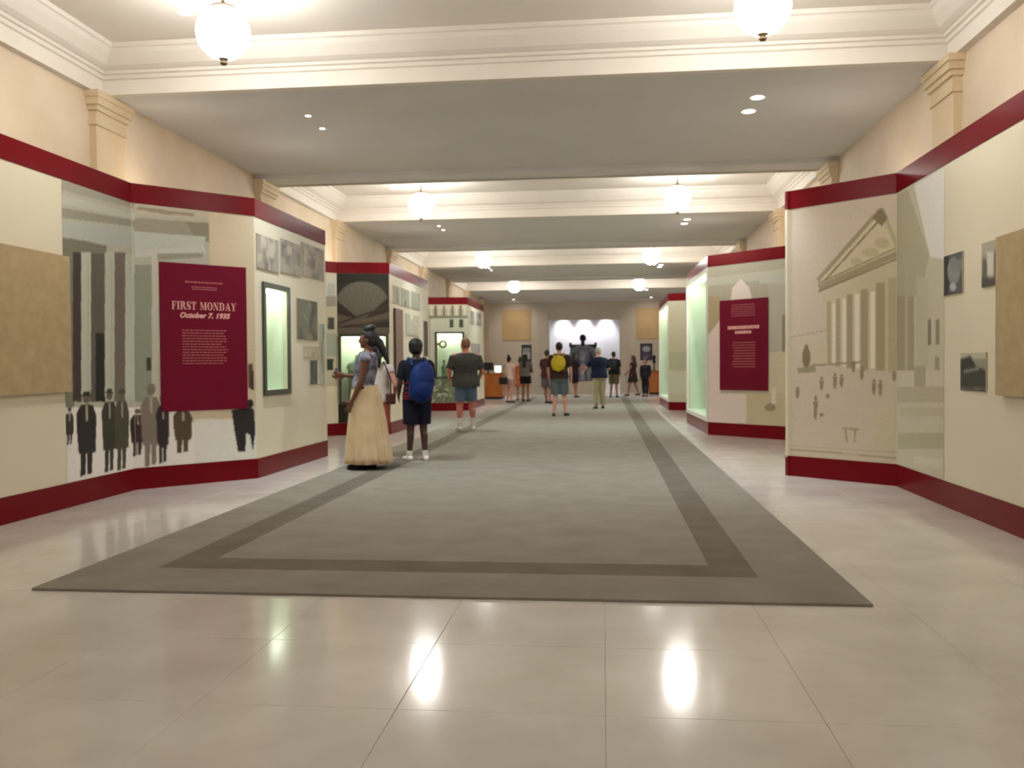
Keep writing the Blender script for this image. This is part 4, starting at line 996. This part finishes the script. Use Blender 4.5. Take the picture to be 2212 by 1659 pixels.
# man with the yellow backpack
py_ = Person('man in a brown shirt and grey shorts walking away down the carpet', (-1.06,21.25), -.05, 1.78, 'fair', 1.05, joints={'kn_l':(-.06,.03,.285),'an_l':(-.075,-.02,.045),'kn_r':(.06,.045,.29),'an_r':(.075,.06,.045),'el_l':(-.15,.0,.63),'el_r':(.155,-.01,.63),'wr_r':(.16,.02,.49),'toe_r':(.03,.07)}, voxel=.011)
py_.shirt(cloth('dark_brown_cotton', (58,40,34)), .50, .8, .014); py_.trousers(cloth('grey_blue_shorts', (96,106,108)), .95, .58, .020); py_.shoes(material('dark_sneaker', lin(44,46,46), .6)); py_.hair(HAIR['black'], 'short')
py_.backpack(cloth('mustard_yellow_nylon', (190,166,42), .6, (168,144,34), 6), 'round mustard yellow backpack on the walking man', .100, .225, .712, .06, True, strap=cloth('mustard_strap', (150,128,40)))

q = Person('person in a maroon shirt with folded arms, left of the yellow backpack', (-1.80,28.3), -.5, 1.72, 'tan', joints={'el_l':(-.15,.02,.65),'wr_l':(-.03,.10,.66),'el_r':(.15,.02,.65),'wr_r':(.03,.11,.65),'an_l':(-.05,.05,.045)}, voxel=.013, head=(.3,0))
q.shirt(cloth('maroon_cotton', (70,38,38)), .49, .75, .014); q.trousers(cloth('grey_shorts', (92,84,86)), .95, loose=.018); q.shoes(material('dark_shoe_a', lin(40,36,36), .6)); q.hair(HAIR['brown'], 'short')

q = Person('grey-haired man in a navy shirt and khaki trousers, seen from behind', (-.12,24.75), .25, 1.72, 'fair', 1.12, joints={'el_l':(-.20,.02,.68),'wr_l':(-.23,.11,.62),'el_r':(.18,.04,.66),'wr_r':(.13,.12,.60),'an_r':(.065,.04,.045)}, lean=.16, voxel=.012, head=(-.2,-.1))
q.shirt(cloth('navy_polo', (24,30,52)), .50, .9, .018); q.trousers(cloth('khaki_cotton', (176,168,134)), 1.92, .59, .012, 'trousers'); q.shoes(material('dark_leather_shoe', lin(36,34,32), .5)); q.hair(HAIR['grey'], 'short')

q = Person('long-haired person in dark maroon clothes reaching right, before the statue', (-1.10,33.3), -.9, 1.68, 'tan', .95, joints={'el_l':(-.14,.06,.67),'wr_l':(-.10,.19,.68),'el_r':(.14,.05,.66),'wr_r':(.10,.17,.66),'an_l':(-.06,.09,.045),'kn_l':(-.055,.06,.285)}, voxel=.013, fem=True)
q.shirt(cloth('dark_maroon_knit', (44,28,40)), .47, .8, .018); q.trousers(cloth('black_shorts_a', (34,30,36)), .8, loose=.014); q.shoes(material('dark_shoe_b', lin(38,36,36), .6)); q.hair(HAIR['black'], 'long')

q = Person('person in a black shirt and olive shorts with a pack, right of the khaki trousers', (.38,33.2), -.25, 1.72, 'tan', 1.05, joints={'an_l':(-.075,.02,.045),'an_r':(.07,-.02,.045),'el_l':(-.15,.05,.66),'wr_l':(-.10,.13,.62)}, voxel=.013)
q.shirt(cloth('black_jersey', (32,34,34)), .50, .8, .014); q.trousers(cloth('olive_shorts', (98,90,58)), .95, loose=.018); q.shoes(material('dark_shoe_c', lin(40,36,32), .6)); q.hair(HAIR['black'], 'short')
q.backpack(cloth('black_nylon', (40,44,46)), 'small black backpack on the person in olive shorts', .08, .24, .68, .06)

q = Person('woman in a dark brown dress walking left past the niche', (1.13,34.5), 1.25, 1.58, 'tan', .95, joints={'an_l':(-.04,.12,.045),'kn_l':(-.05,.07,.285),'an_r':(.04,-.13,.06),'kn_r':(.05,-.04,.285),'el_l':(-.12,.05,.64),'wr_l':(-.10,.12,.57)}, voxel=.013, fem=True)
q.shirt(cloth('dark_brown_dress', (52,32,26)), .52, .3, .012, 'bodice'); skirt(q, cloth('dark_skirt', (40,26,26)), .57, .34, .085, .125, 10, 0, amp=.006); q.shoes(material('dark_flat', lin(30,26,26), .6)); q.hair(HAIR['brown'], 'long')

q = Person('person in black with dark trousers beside the far right counter', (1.60,34.3), 2.6, 1.46, 'tan', 1.0, joints={'an_l':(-.07,.05,.045),'an_r':(.07,-.05,.045)}, voxel=.013)
q.shirt(cloth('black_sweater', (38,30,34)), .47, 1.8, .016); q.trousers(cloth('dark_plum_trousers', (44,28,34)), 1.9, loose=.010, name='trousers'); q.shoes(material('dark_shoe_d', lin(34,30,30), .6)); q.hair(HAIR['black'], 'short')

# group by the left counter
q = Person('girl with dark hair in a pale top carrying a black bag, at the far left', (-3.09,29.0), -.6, 1.53, 'fair', .95, joints={'el_l':(-.13,.05,.66),'wr_l':(-.05,.11,.63)}, voxel=.012, fem=True)
q.shirt(cloth('pale_pink_cotton', (222,196,184)), .50, .4, .010); q.trousers(cloth('pale_shorts', (190,150,138)), .55, loose=.012); q.shoes(material('dark_flat_b', lin(60,48,44), .6)); q.hair(HAIR['black'], 'topknot')
t = q.held('handbag', 'black handbag carried by the girl in the pale top', 'bag'); H = q.H
MB().box(-.17*H, .02*H, -.16*H, -.085*H, .39*H, .55*H).build('pouch', material('black_leather', lin(40,26,24), .5), t, local=True, bevel=.02)
MB().tube([(-.15*H,-.12*H,.545*H),(-.11*H,-.05*H,.80*H),(-.09*H,.0,.835*H),(-.10*H,.07*H,.78*H),(0,-.12*H,.545*H)], .006*H).build('strap', material('black_strap', lin(34,24,22), .5), t, local=True)
q = Person('person in an orange dress between the girls at the far left', (-2.92,30.9), .3, 1.48, 'fair', 1.1, voxel=.012, fem=True)
OR_ = cloth('orange_cotton', (206,122,84)); q.shirt(OR_, .52, .4, .016, 'bodice'); skirt(q, OR_, .57, .33, .10, .135, 9, 0, amp=.006); q.shoes(material('tan_sandal', lin(150,100,80), .6)); q.hair(HAIR['brown'], 'topknot')
q = Person('girl with long black hair, grey top and dark shorts at the far left', (-2.66,30.1), -.35, 1.62, 'tan', .95, joints={'an_l':(-.05,-.01,.045),'el_r':(.145,.04,.66),'wr_r':(.11,.12,.62)}, voxel=.012, fem=True)
q.shirt(cloth('heather_grey_jersey', (116,110,106)), .52, .6, .016); q.trousers(cloth('black_shorts_b', (36,26,26)), .6, loose=.022); q.shoes(material('dark_shoe_e', lin(44,38,36), .6)); q.hair(HAIR['black'], 'long')
